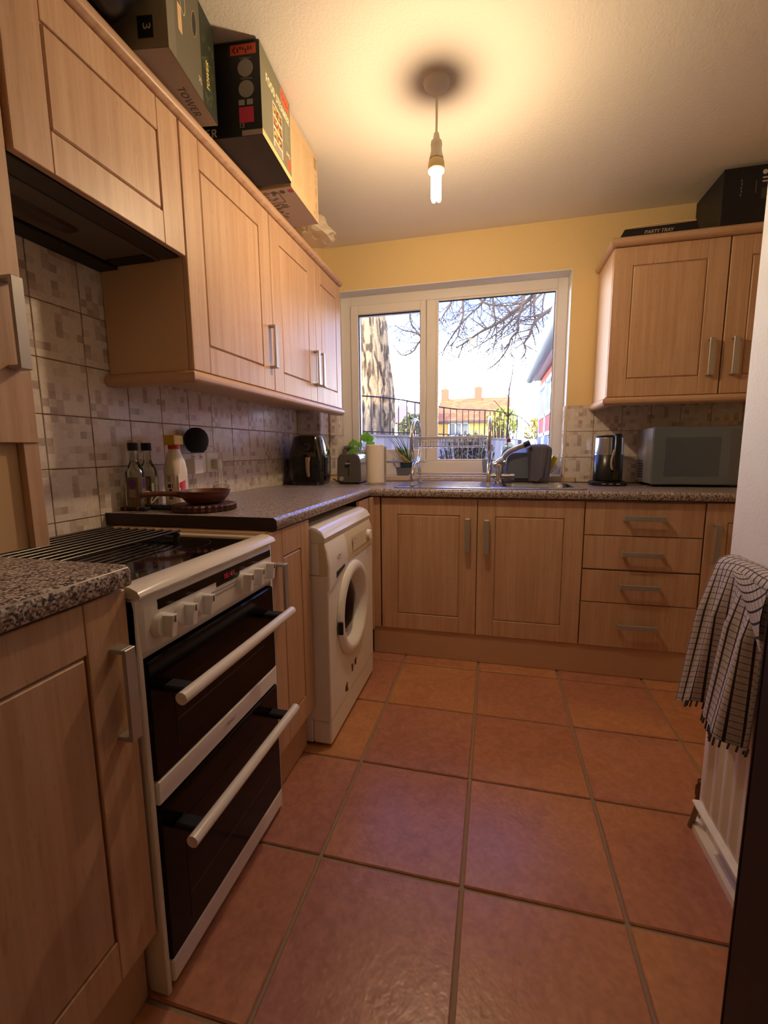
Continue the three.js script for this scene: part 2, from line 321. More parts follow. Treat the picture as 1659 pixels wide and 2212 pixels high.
// mouldings of the left run
const bull = (s) => { const p = [[0, 0]]; for (let i = 0; i <= 8; i++) { const a = -PI / 2 + PI * i / 8; p.push([.036 + Math.cos(a) * .019, .019 + Math.sin(a) * .019]); } p.push([0, .038]); return p; };
const mitre = (g, ax, lo) => { const P = g.attributes.position, A = P.array, k = ax === 'z' ? 2 : 0, o = 2 - k; let m = lo ? 1e9 : -1e9; for (let i = k; i < A.length; i += 3) m = lo ? Math.min(m, A[i]) : Math.max(m, A[i]); for (let i = k; i < A.length; i += 3) if (Math.abs(A[i] - m) < 1e-5) A[i] += (lo ? -1 : 1) * A[i - k + o]; return uvm(g, 0, 0, true); };
const mirrorX = (g) => { g.scale(-1, 1, 1); const A = g.attributes.position.array; for (let i = 0; i < A.length; i += 9) for (let k = 0; k < 3; k++) { const t = A[i + 3 + k]; A[i + 3 + k] = A[i + 6 + k]; A[i + 6 + k] = t; } g.computeVertexNormals(); return g; };
tag(obj('cornice', [uvm(prism(bull(), 2.51), 0, 0, true).translate(-.37, 2.056 + .0095, -.392)], M.cornice), 'rounded wooden cornice along the top of the cabinets over the cooker', 'cornice');
tag(obj('light_pelmet', [mitre(prism(bull(), 1.357), 'z', false).translate(-.372, 1.3225, -.386), mitre(prism(bull(), .282, 'x'), 'x', false).translate(-.372, 1.3225, .971)], M.cornice), 'rounded wooden pelmet under the wall cabinets left of the window', 'pelmet');
// right upper run: doors' front plane z = -0.25
{
  let c = cabinet('wall_cabinet', 'beech wall cabinet above the kettle, right of the window', [1.3605, 1.362, -.25], 0, .49, .703, .328); addDoor(c, -.245, .245, 0, .703, .195, .172);
  c = cabinet('wall_cabinet', 'beech wall cabinet above the microwave, half hidden by the white wall', [1.858, 1.362, -.25], 0, .5, .703, .328); addDoor(c, -.25, .25, 0, .703, -.205, .172);
  const b = bull().map(([a, y]) => [a, y]);
  tag(obj('cornice', [mitre(prism(b, .98, 'x'), 'x', true).translate(2.13, 2.0655, -.273), mirrorX(mitre(prism(bull(), .31), 'z', false)).translate(1.15, 2.0655, -.583)], M.cornice), 'rounded wooden cornice under the party tray', 'cornice');
  tag(obj('light_pelmet', [mitre(prism(b, .98, 'x'), 'x', true).translate(2.13, 1.3225, -.276), mirrorX(mitre(prism(bull(), .307), 'z', false)).translate(1.15, 1.3225, -.583)], M.cornice), 'rounded wooden pelmet over the microwave', 'pelmet');
}
// base run under the window: doors' front plane z = 0
{
  let c = cabinet('base_cabinet', 'beech sink cabinet with two panelled doors under the window', [.5, .152, 0], 0, 1.0, .713, .56, [bx(-.4995, .4995, 0, .53, -.56, -.0195, .001), bx(-.4995, .4995, .53, .713, -.045, -.0195, .001)]);
  addDoor(c, -.497, .002, 0, .713, -.045, .53); addDoor(c, .002, .5, 0, .713, .048, .525);
  c = cabinet('base_cabinet', 'beech drawer cabinet with four drawers under the kettle', [1.25, .152, 0], 0, .5, .713, .56);
  c.userData.category = 'drawers';
  const ys = [0, .222, .386, .55, .713]; for (let i = 0; i < 4; i++) addDoor(c, -.249, .249, ys[i], ys[i + 1] - (i % 2 ? .004 : 0), 0, [.115, .311, .468, .638][i], { flat: true });
  c = cabinet('base_cabinet', 'beech base cabinet beside the drawers, behind the tea towel', [1.752, .152, 0], 0, .5, .713, .56); addDoor(c, -.25, .25, 0, .713, -.208, .535);
  tag(obj('corner_post', [bx(-.05, -.003, .152, .866, -.02, -.001, .002), bx(-.05, -.032, .152, .866, -.0, .045, .002), bx(-.068, -.05, .003, .866, .0455, .212, .002)], M.wood), 'narrow beech corner post between washing machine and sink cabinet', 'filler');
  tag(obj('plinth', bx(-.045, 2.0, .002, .151, -.03, -.008, .001), M.plinth), 'plain wooden plinth board under the sink cabinet and drawers', 'plinth');
}
// left base run: doors' front plane x = -0.06
{
  let c = cabinet('base_cabinet', 'narrow beech base cabinet between cooker and washing machine', [-.05, .162, .955], Q, .28, .712, .56); addDoor(c, -.14, .14, 0, .712, -.11, .53, { stile: .07 });
  c = cabinet('base_cabinet', 'beech base cabinet under the speckled worktop beside the cooker', [-.055, .157, 1.915], Q, .6, .715, .56); addDoor(c, -.3, .3, 0, .715, .265, .535);
  c = cabinet('base_cabinet', 'beech base cabinet by the doorway', [-.055, .157, 2.415], Q, .39, .715, .56); addDoor(c, -.195, .195, 0, .715, -.15, .535);
  tag(obj('plinth', bx(-.105, -.087, .002, .161, .816, 1.093, .001), M.plinth), 'short plinth board under the narrow cabinet beside the cooker', 'plinth');
  tag(obj('plinth', bx(-.105, -.087, .002, .156, 1.62, 2.6, .001), M.plinth), 'plinth board under the cabinet by the doorway', 'plinth');
}
// worktops (front edge rounded)
function wtProfile(depth) { const p = [[0, 0]]; for (let i = 0; i <= 5; i++) { const a = -PI / 2 + PI / 2 * i / 5; p.push([depth - .008 + Math.cos(a) * .008, .008 + Math.sin(a) * .008]); } for (let i = 0; i <= 7; i++) { const a = PI / 2 * i / 7; p.push([depth - .014 + Math.cos(a) * .014, .024 + Math.sin(a) * .014]); } p.push([0, .038]); return p; }
const WY = .872, WT = .91, WL = .8765;
{
  const l = thing('worktop', 'speckled stone-effect worktop running from the cooker to the window corner', 'worktop', [0, 0, 0]);
  obj('slab', [prism(wtProfile(.612), 1.04).translate(-.655, WL, .026)], M.stone, l);
  obj('end_strip', [prism(wtProfile(.6125), .003).translate(-.655, WL, 1.0665)], M.worktopEnd, l, 'dark brown end strip');
  const n = thing('worktop', 'speckled stone-effect worktop between the cooker and the doorway', 'worktop', [0, 0, 0]);
  obj('slab', [prism(wtProfile(.615), 1.0).translate(-.655, WL, 1.617)], M.stone, n);
  const b = thing('worktop', 'speckled stone-effect worktop under the window holding the sink', 'worktop', [0, 0, 0]);
  const sh = new THREE.Shape([[-.655, 0], [2.18, 0], [2.18, .53], [-.655, .53]].map(([x, y]) => new THREE.Vector2(x, y)));
  const hole = new THREE.Path(ring(.37, .34, .07, 0, 6, .80, .27).map(([x, , z]) => new THREE.Vector2(x, z))); sh.holes.push(hole);
  const slab = uvm(norm(new THREE.ExtrudeGeometry(sh, { depth: .038, bevelEnabled: false }).rotateX(-PI / 2))); slab.translate(0, WY, -.04);
  obj('slab', [slab, prism(wtProfile(.062), 2.23, 'x').translate(2.18, WY, -.0402), bx(-.655, -.0505, WY, WT, -.0402, .0225)], M.stone, b);
  obj('joint_strip', bx(-.65, -.045, WT + .004, WT + .0052, .0228, .0256), M.steel, b, 'thin metal joint strip');
}

// ───────────── cooker ─────────────
{
  const c = thing('cooker', 'white freestanding electric cooker with two black glass oven doors', 'cooker', [-.04, 0, 1.3555], Q);
  const w = .255; // half width
  obj('body', [bx(-w + .006, w - .006, .03, .845, -.575, -.031, .004), bx(-w, -w + .012, .0, .845, -.57, -.006, .002), bx(w - .012, w, .0, .845, -.57, -.006, .002)], M.white, c);
  // hob trim and glass
  obj('hob_trim', [bx(-w, w, .846, .862, -.595, -.575, .004), bx(-w, -w + .012, .846, .866, -.575, -.03, .003), bx(w - .012, w, .846, .866, -.575, -.03, .003), loft([0, 1, 2, 3, 4, 5, 6, 7, 8].map((i) => { const s = -1 + i / 4; return [[s * w, .849, -.045], [s * w, .869, -.045], [s * w, .872, -.034], [s * w, .870, -.012], [s * w, .863, .004], [s * w, .854, .009], [s * w, .849, .006], [s * w, .848, -.03]]; }), { crease: .9 })], M.whiteGloss, c);
  const hob = obj('hob_glass', bx(-w + .012, w - .012, .850, .863, -.575, -.045, .002), M.blackGloss, c);
  for (const [x, z, r] of [[-.115, -.2, .1], [.12, -.2, .075], [-.115, -.44, .075], [.12, -.44, .1]]) { const g = norm(new THREE.RingGeometry(r - .0012, r, 48)).rotateX(-PI / 2).translate(x, .8634, z); obj('zone_ring', g, std(0x4a4648, .4), hob); }
  // control panel
  const pan = obj('control_panel', loft([[-w, .004], [-w + .016, 0], [w - .016, 0], [w, .004]].map(([x, dz]) => [[x, .725, -.04], [x, .8465, -.04], [x, .8465, -.004 - dz * 2], [x, .825, .0 - dz * 2], [x, .745, -.002 - dz * 2], [x, .727, -.012 - dz * 2]]), { crease: .5 }), M.white, c);
  const disp = print(1024, 128, (g, W, H) => { g.fillStyle = '#08070a'; g.fillRect(0, 0, W, H); g.fillStyle = '#55555c'; for (const x of [150, 330, 420, 690, 800, 900]) { g.font = '22px sans-serif'; g.fillText('▪', x, 70); } });
  obj('display_strip', [bx(-.205, .235, .812, .832, -.006, .0012, .0005), bx(-.02, .075, .800, .814, -.006, .0012, .0005)], std(0x08070a, .15), pan);
  const clock = print(256, 96, (g, W, H) => { g.fillStyle = '#000'; g.fillRect(0, 0, W, H); g.fillStyle = '#ff2038'; g.font = 'bold 76px monospace'; g.textAlign = 'center'; g.fillText('16:41', W / 2, 74); });
  const ck = obj('clock', plane(.052, .02), std(0x000000, .3, 0, { emissive: 0xffffff, emissiveMap: clock, emissiveIntensity: .22 }), pan, 'red digital clock reading 16:41'); ck.position.set(.03, .816, .0016);
  obj('legend_lines', [bx(-.04, .06, .7905, .792, -.004, .0006), bx(-.04, .06, .782, .7835, -.004, .0006)], std(0x8d8780, .5), pan);
  for (const z of [1.557, 1.496, 1.437, 1.275, 1.22, 1.161]) {
    const x = 1.3555 - z, k = obj('knob', [cyl(.0235, .0225, .016, 24).rotateX(Q).translate(0, 0, .009), loft([[-.0085, 0], [-.0065, .026], [.0065, .026], [.0085, 0]].map(([a, h]) => [[a, -.0215, .012], [a, -.0215, .012 + h * .8], [a, .0215, .012 + h], [a, .0215, .012]]), { crease: .4 })], M.white, pan);
    k.position.set(x, .782, -.003); k.rotation.z = 0;
    obj('pointer', bx(-.001, .001, .008, .02, .0355, .0388), std(0x6a6660, .6), k);
  }
  // oven doors
  const oven = (y0, y1, band, hy) => {
    const d = obj('oven_door', bx(-w + .0125, w - .0125, y0 + band, y1, -.03, 0, .003), M.ovenGlass, c, 'black glass oven door');
    obj('window', bx(-w + .075, w - .075, y0 + band + .035, y1 - .075, -.004, .0006), new THREE.MeshPhysicalMaterial({ color: 0x1a1312, roughness: .15, specularIntensity: .35 }), d, 'dark brown oven window');
    obj('band', bx(-w + .0125, w - .0125, y0, y0 + band - .0005, -.03, .001, .003), M.white, d, 'white lower band');
    const bar = obj('handle', [cyl(.0125, .0125, .47, 20).rotateZ(Q).translate(0, hy, .062)], M.whiteGloss, d, 'white round bar handle');
    for (const x of [-.21, .18]) obj('bracket', bx(x, x + .03, hy - .009, hy + .006, 0, .055, .003), M.blackMatt, d);
    obj('shelf_line', bx(-w + .08, w - .08, y0 + band + .09, y0 + band + .0925, .0006, .0011), std(0x3c3431, .4), d);
    return d;
  };
  const d1 = oven(.425, .722, .052, .655); oven(.02, .418, .052, .355);
  const logo = print(256, 64, (g, W, H) => { g.fillStyle = '#e8e4dd'; g.fillRect(0, 0, W, H); g.fillStyle = '#3a3634'; g.font = 'italic bold 46px sans-serif'; g.textAlign = 'center'; g.fillText('Amica', W / 2, 48); });
  const lg = obj('lettering', plane(.056, .014), std(0xffffff, .4, 0, { map: logo }), d1); lg.position.set(0, .452, .0016);
  // rack of steel bars lying on the hob
  const r = thing('hob_rack', 'dark steel rack of parallel rods lying on the black glass hob', 'rack', [0, .8637, 0]);
  const rodM = std(0x5c5753, .25, 1); for (let i = 0; i < 10; i++) obj('rod', rod([-.56 + i * .029, .022, 1.165], [-.56 + i * .029, .022, 1.60], .0036, 8), rodM, r);
  for (const z of [1.18, 1.585]) obj('crossbar', rod([-.57, .0135, z], [-.29, .0135, z], .005, 8), M.black, r);
  for (const [x, z] of [[-.56, 1.18], [-.3, 1.18], [-.56, 1.585], [-.3, 1.585]]) obj('foot', cyl(.009, .007, .018, 12).translate(x, .0092, z), M.blackMatt, r);
}
// extractor hood under the short cabinet
{
  const h = thing('extractor_hood', 'dark slim extractor hood under the short cabinet over the cooker', 'hood', [-.335, 1.676, 1.254], Q);
  const D = .318;
  obj('body', [bx(-.249, .249, .016, .0235, -D, -.0205, .001)], std(0x2a2725, .6), h);
  obj('front_strip', bx(-.246, .246, .011, .0158, -.085, -.024, .002), std(0x35312f, .5), h);
  obj('filter_panel', bx(-.246, .246, .008, .0156, -.245, -.088, .003), std(0x5a504c, .6), h, 'grey filter panel');
  obj('lamp_lens', loft([ring(.25, .045, .02, .001, 6, -.1, -.175), ring(.27, .06, .026, .0078, 6, -.1, -.175)]), std(0x2c1e1a, .35), h, 'unlit brown lamp lens');
  obj('back_strip', bx(-.249, .249, .0, .0157, -D, -.248, .002), std(0x141213, .6), h);
  obj('switch_slot', bx(.19, .235, .004, .0078, -.235, -.1, .001), M.blackMatt, h);
}
// ───────────── washing machine ─────────────
{
  const w = thing('washing_machine', 'white front-loading washing machine pushed under the worktop', 'washing machine', [.012, 0, .512], Q);
  const H = .297;
  obj('body', [bx(-H, H, .012, .815, -.55, -.0755, .004), bx(-H, H, .668, .815, -.0755, -.061, .002), bx(-H, H, .6675, .7845, -.062, -.0305, .002)], M.white, w);
  const fp = new THREE.Shape([[-H + .006, .113], [H - .006, .113], [H - .006, .659], [-H + .006, .659]].map(([x, y]) => new THREE.Vector2(x, y))); fp.holes.push(new THREE.Path([...Array(48)].map((_, i) => new THREE.Vector2(-.02 + .158 * Math.cos(i / 48 * 2 * PI), .46 + .158 * Math.sin(i / 48 * 2 * PI)))));
  obj('front_panel', [bx(-H, H, .012, .105, -.075, -.002, .006), uvm(norm(new THREE.ExtrudeGeometry(fp, { depth: .069, bevelEnabled: true, bevelSize: .006, bevelThickness: .006, bevelSegments: 3 }).translate(0, 0, -.075)))], M.white, w);
  const ends = [[-1, .008], [-.985, 0], [.985, 0], [1, .008]];
  obj('lid', [loft(ends.map(([q, e]) => [[q * H, .8155, -.55], [q * H, .842 - e, -.55], [q * H, .842 - e, -.06], [q * H, .8155, -.06]]), { crease: .5 }), loft(ends.map(([q, e]) => [[q * H, .785, -.0605], [q * H, .842 - e, -.0605], [q * H, .837 - e, -.04], [q * H, .825 - e, -.02], [q * H, .803, -.008], [q * H, .785, -.012]]), { crease: .7 })], M.whiteGloss, w);
  obj('lid_insert', bx(-.26, .26, .8425, .8465, -.5, -.085, .002), std(0xb9aaa2, .5), w);
  const fas = obj('fascia', loft([-1, -.98, .98, 1].map((s, i) => { const e = i % 3 ? 0 : .006; return [[s * H, .667, -.03], [s * H, .784, -.03], [s * H, .784, -.012 - e], [s * H, .755, -.002 - e], [s * H, .70, .004 - e], [s * H, .667, .002 - e]]; }), { crease: .5 }), M.cream, w, 'cream control fascia');
  obj('drawer', loft([-.296, -.29, -.09, -.085].map((x, i) => { const e = i % 3 ? 0 : .004; const y0 = i < 2 ? .612 : .668; return [[x, y0, -.01], [x, .782, -.011], [x, .756, .0005 - e], [x, .70, .0075 - e], [x, y0, .006 - e]]; }), { crease: .5 }), M.white, w, 'white detergent drawer');
  obj('drawer_grip', loft([[-.225, .0], [-.13, .0]].map(([x], i) => [[x, i ? .662 : .640, .0078], [x, i ? .672 : .664, .0078], [x, i ? .672 : .664, .0068], [x, i ? .662 : .640, .0068]])), std(0x3a3634, .6), w);
  const knob = obj('dial', [cyl(.024, .022, .016, 24).rotateX(Q), bx(-.004, .004, -.02, .02, .006, .014, .002)], M.white, fas); knob.position.set(.212, .725, .01);
  const pt = print(512, 192, (g, W, H2) => { g.fillStyle = '#ddd2b4'; g.fillRect(0, 0, W, H2); g.fillStyle = '#8b7b4c'; for (let i = 0; i < 7; i++) scrib(g, 300 + (i % 2) * 150, 30 + i * 22, 34, 12, i); scrib(g, 30, 60, 110, 18, 21); scrib(g, 30, 100, 60, 16, 22); });
  const pp = obj('print', plane(.2, .062), std(0xffffff, .4, 0, { map: pt }), fas); pp.position.set(.085, .727, .0047); pp.rotation.x = -.04;
  const lt = print(128, 48, (g, W, H2) => { g.fillStyle = '#e8e4dd'; g.fillRect(0, 0, W, H2); g.strokeStyle = '#5a4a30'; g.lineWidth = 3; g.beginPath(); g.ellipse(60, 24, 40, 14, -.2, 0, 7); g.stroke(); g.fillStyle = '#444'; g.font = 'italic bold 18px sans-serif'; g.fillText('Whirlpool', 26, 30); });
  const lo = obj('lettering', plane(.04, .014), std(0xffffff, .4, 0, { map: lt }), fas); lo.position.set(-.19, .72, .0088); lo.rotation.x = -.04;
  // porthole
  const dr = obj('porthole', lathe([[.122, -.036], [.126, -.026], [.14, -.004], [.15, .012], [.163, .0185], [.18, .016], [.193, .008], [.196, -.001]], 48).rotateX(Q), M.white, w, 'round white porthole door'); dr.position.set(-.02, .46, .002);
  obj('door_glass', lathe([[.0, .002], [.06, -.005], [.1, -.02], [.1235, -.035]], 40).rotateX(Q), new THREE.MeshPhysicalMaterial({ color: 0x0b0b0d, roughness: .1, specularIntensity: .4 }), dr);
  obj('door_catch', bx(-.199, -.188, -.045, .005, .002, .022, .002), M.blackMatt, dr);
  for (const [x, y, s] of [[-.04, .2, 1], [.0, .205, .9], [-.12, .145, 1.1]]) { const g = []; for (let i = 0; i < 4; i++) g.push(bx(-.004, .004, -.012, .012, 0, .0012).rotateZ(rr_(-.8, .8)).translate(rr_(-.008, .008), rr_(-.014, .014), 0)); const st = obj('sticker', g, std(s === .9 ? 0x1f6a66 : 0x5a4234, .6), w, 'worn sticker scrap'); st.position.set(x, y, .0008); st.scale.setScalar(s); }
}

// ───────────── pendant lamp ─────────────
{
  const [X, Z] = [.351, .52], p = thing('pendant_lamp', 'bare glowing stick bulb hanging on a white cord from a ceiling rose', 'lamp', [X, 0, Z]);
  const beige = std(0xd9cfc0, .5);
  obj('ceiling_rose', lathe([[0, CEIL - .022], [.012, CEIL - .0215], [.034, CEIL - .018], [.044, CEIL - .01], [.047, CEIL - .0005]], 36), std(0xded8cc, .5), p);
  obj('cord', rod([0, 2.2, 0], [0, CEIL - .02, 0], .0042, 8), beige, p, 'white flex cord');
  const hd = obj('lamp_holder', lathe([[.0035, 2.214], [.009, 2.212], [.0125, 2.192], [.019, 2.186], [.0205, 2.174], [.0195, 2.172], [.019, 2.155], [.0235, 2.138], [.0255, 2.128], [.024, 2.127], [.0, 2.127]], 28), beige, p);
  obj('bulb_base', lathe([[.0, 2.1272], [.023, 2.127], [.0285, 2.118], [.0295, 2.098], [.028, 2.088], [.02, 2.086], [.0, 2.086]], 28), std(0xe4cf9a, .5), p);
  const glow = new THREE.MeshStandardMaterial({ color: 0xfff3d8, roughness: .4, emissive: new THREE.Color().setRGB(1, .86, .5), emissiveIntensity: 4 });
  const bl = []; for (const [a, b] of [[-.0092, -.0092], [.0092, -.0092], [-.0092, .0092], [.0092, .0092]]) bl.push(norm(new THREE.CapsuleGeometry(.0086, .078, 4, 12)).translate(a, 2.0395, b));
  obj('bulb', bl, glow, p, 'glowing compact fluorescent tubes');
  const L = new THREE.PointLight(new THREE.Color().setRGB(...LAMP_RGB), LAMP, 0, 2); L.position.set(X, 2.052, Z); L.castShadow = true; L.shadow.radius = 1.2; L.name = 'lamp_light'; scene.add(L);
}

// ───────────── cartons on top of the cabinets ─────────────
const CT = 2.1042;                                                        // top of the cornice
const face = (parent, name, w, h, pos, ry, rx, draw, px = 640) => { const t = print(px, Math.round(px * h / w), draw); const m = obj(name, plane(w, h), std(0xffffff, .5, 0, { map: t }), parent); m.position.set(...pos); m.rotation.set(rx, ry, 0, 'YXZ'); return m; };
{
  // air-fryer carton: right face toward +x. origin at near-right-bottom corner
  const c = thing('carton', 'grey green carton with a black square sign, lying over the cornice above the hood', 'box', [-.232, CT, 1.16], .16);
  const L = .27, D = .35, H = .258;
  obj('board', bx(-D, 0, 0, H, -L, 0, .002), std(0x77705f, .7), c);
  face(c, 'side_print', L, H, [.0006, H / 2, -L / 2], Q, 0, (g, W, h) => {
    g.fillStyle = '#5d5848'; g.fillRect(0, 0, W, h); g.fillStyle = '#1f2416'; g.fillRect(W * .66, 0, W * .34, h); g.fillStyle = '#6e6a58'; g.fillRect(0, 0, W * .14, h);
    g.fillStyle = '#3c4a22'; for (let i = 0; i < 26; i++) { g.beginPath(); g.ellipse(W * (.7 + .26 * hash(i, 1, 2)), h * (.2 + .75 * hash(i, 2, 2)), 20, 9, i, 0, 7); g.fill(); }
    g.fillStyle = '#1c1a18'; g.beginPath(); g.ellipse(W * .54, h * .34, 30, 76, .1, 0, 7); g.fill(); g.strokeStyle = '#8d866f'; g.lineWidth = 5; g.stroke();
    g.strokeStyle = '#b8c48a'; g.lineWidth = 5; g.beginPath(); g.ellipse(W * .31, h * .3, 34, 90, -.1, 0, 7); g.stroke(); g.beginPath(); g.moveTo(W * .26, 0); g.lineTo(W * .29, h * .1); g.stroke();
    g.fillStyle = '#e0b98a'; g.fillRect(W * .21, h * .42, 44, 150); g.fillStyle = '#8c6440'; for (let i = 0; i < 9; i++) g.fillRect(W * .21 + 8, h * .46 + i * 14, 28, 3);
    g.save(); g.translate(W * .83, h * .78); g.rotate(-Q); g.fillStyle = '#d8c069'; g.font = 'bold 54px sans-serif'; g.fillText('TOWER', 0, 0); g.restore(); g.fillStyle = '#d8c69a'; g.font = 'bold 44px sans-serif'; g.fillText('7L', W * .58, h * .84);
  });
  face(c, 'end_print', D, H, [-D / 2, H / 2, .0006], 0, 0, (g, W, h) => { g.fillStyle = '#8c8069'; g.fillRect(0, 0, W, h); g.fillStyle = '#15140f'; g.fillRect(W * .78, h * .72, 74, 90); g.fillRect(W * .52, h * .66, 40, h * .3); g.fillStyle = '#c9bda0'; g.font = 'bold 52px sans-serif'; g.save(); g.translate(W * .78 + 20, h * .72 + 20); g.rotate(Q); g.fillText('3', 8, -6); g.restore(); });
  face(c, 'base_print', D, L, [-D / 2, -.0006, -L / 2], 0, Q, (g, W, h) => { g.fillStyle = '#8f8076'; g.fillRect(0, 0, W, h); g.save(); g.translate(W * .86, h * .5); g.rotate(Q); g.fillStyle = '#3a3230'; g.font = 'bold 58px sans-serif'; g.textAlign = 'center'; g.fillText('TOWER', 70, 0); g.restore(); });
  // black bag in front of it
  const bag = []; const g0 = new THREE.IcosahedronGeometry(1, 5), P = g0.attributes.position; for (let i = 0; i < P.count; i++) { const v = V3(P.getX(i), P.getY(i), P.getZ(i)); const s = Math.pow(Math.abs(v.x) ** 3 + Math.abs(v.y) ** 3 + Math.abs(v.z) ** 3, -1 / 3); const n = vnoise(v.x * 3 + 9, v.y * 3 + 9 + v.z * 2, 99, 99, 3); P.setXYZ(i, v.x * s * .12, v.y * s * .112 * (1 + .1 * (n - .5)), v.z * s * .105 * (1 + .1 * n)); } g0.deleteAttribute('uv'); g0.deleteAttribute('normal');
  const bg = toCreasedNormals(norm(g0), 1); bag.push(bg.translate(-.355, CT + .118, 1.302));
  tag(obj('black_bag', bag, std(0x0c0b0d, .3)), 'shiny black rounded bag on the cabinet in front of the grey carton', 'bag');
}
{
  const c = thing('carton', 'black food steamer carton with orange corner flags on top of the cabinets', 'box', [-.16, CT, .826], .098);
  const L = .266, D = .34, H = .264;
  obj('board', bx(-D, 0, 0, H, -L, 0, .002), std(0x14131a, .6), c);
  face(c, 'front_print', L, H, [.0006, H / 2, -L / 2], Q, 0, (g, W, h) => {
    g.fillStyle = '#6d6a54'; g.fillRect(0, 0, W, h); g.fillStyle = '#d8c48c'; g.fillRect(0, h * .93, W, h * .07); g.fillStyle = '#b59a58'; for (let i = 0; i < 4; i++) g.fillRect(0, h * (.94 + i * .015), W, 3);
    g.fillStyle = '#d9582a'; g.fillRect(W * .66, h * .02, W * .3, h * .16); g.fillStyle = '#4a1c0c'; g.lineWidth = 9; g.strokeStyle = '#4a1c0c'; g.beginPath(); g.moveTo(W * .72, h * .05); g.lineTo(W * .69, h * .1); g.lineTo(W * .72, h * .15); g.stroke(); scrib(g, W * .74, h * .13, W * .18, 40, 3);
    g.fillStyle = '#efe2b8'; g.font = 'bold 84px sans-serif'; g.fillText('FOOD STEAMER', W * .16, h * .31, W * .8);
    g.fillStyle = '#c8bfae'; g.fillRect(W * .36, h * .38, W * .32, h * .52);
    const cs = ['#c9852e', '#7b3a22', '#dba44a', '#a14a2a', '#5c6a2a', '#e0b060', '#8c3b34']; for (let k = 0; k < 3; k++) { g.fillStyle = '#4a2f1c'; g.fillRect(W * .37, h * (.40 + k * .14), W * .3, h * .115); for (let i = 0; i < 40; i++) { g.fillStyle = cs[Math.floor(hash(i, k, 4) * 7)]; g.beginPath(); g.ellipse(W * (.385 + .27 * hash(i, k, 5)), h * (.415 + k * .14 + .085 * hash(i, k, 6)), 14, 10, i, 0, 7); g.fill(); } g.strokeStyle = '#d8d2c2'; g.lineWidth = 5; g.strokeRect(W * .37, h * (.40 + k * .14), W * .3, h * .115); }
    g.fillStyle = '#8d836a'; g.fillRect(W * .4, h * .82, W * .25, h * .09); g.fillStyle = '#d8472e'; g.fillRect(W * .84, h * .76, W * .12, h * .13); g.fillStyle = '#e6d8a8'; scrib(g, W * .82, h * .73, 84, 34, 11); g.fillStyle = '#a29b80'; for (let i = 0; i < 7; i++) g.fillRect(W * .78, h * (.36 + i * .035), W * (.1 + .06 * hash(i, 1, 1)), 4);
  });
  face(c, 'side_print', D, H, [-D / 2, H / 2, .0006], 0, 0, (g, W, h) => {
    g.fillStyle = '#100e18'; g.fillRect(0, 0, W, h); g.fillStyle = '#cf4f2a'; g.fillRect(W * .72, h * .03, W * .25, h * .11); g.fillStyle = '#3c150c'; g.lineWidth = 7; g.strokeStyle = '#3c150c'; g.beginPath(); g.moveTo(W * .77, h * .05); g.lineTo(W * .745, h * .085); g.lineTo(W * .77, h * .12); g.stroke(); scrib(g, W * .785, h * .11, W * .15, 30, 5);
    g.fillStyle = '#8f8880'; for (const y of [.28, .5]) { g.beginPath(); g.ellipse(W * .86, h * y, 48, 46, 0, 0, 7); g.fill(); } scrib(g, W * .81, h * .19, 66, 13, 7); scrib(g, W * .81, h * .4, 66, 13, 9);
    g.fillStyle = '#9a9590'; g.fillRect(W * .78, h * .61, 38, 30); g.fillRect(W * .86, h * .61, 38, 30); g.fillStyle = '#c23355'; g.fillRect(W * .78, h * .69, 92, 84); g.fillStyle = '#bdb8b4'; g.font = '30px sans-serif'; g.fillText('CE ♡ ⌘', W * .78, h * .91);
    g.fillStyle = '#2a2935'; for (const y of [.25, .4, .55, .7]) { g.beginPath(); g.arc(W * .5, h * y, 26, 0, 7); g.fill(); } g.fillStyle = '#c9c4be'; g.font = 'bold 66px sans-serif'; g.fillText('STEAMER', W * .1, h * .985);
    g.fillStyle = '#9a928a'; g.fillRect(W * .8, h * .94, W * .2, h * .06);
  });
  obj('flap', grid(10, 6, (s, t) => [-.32 + .31 * s, H + .0 - .015 * s * s - .002 * t, -.004 - .05 * t + .004 * Math.sin(s * 5)]), std(0x59504c, .7, 0, { side: THREE.DoubleSide }), c, 'grey loose cardboard flap');
}
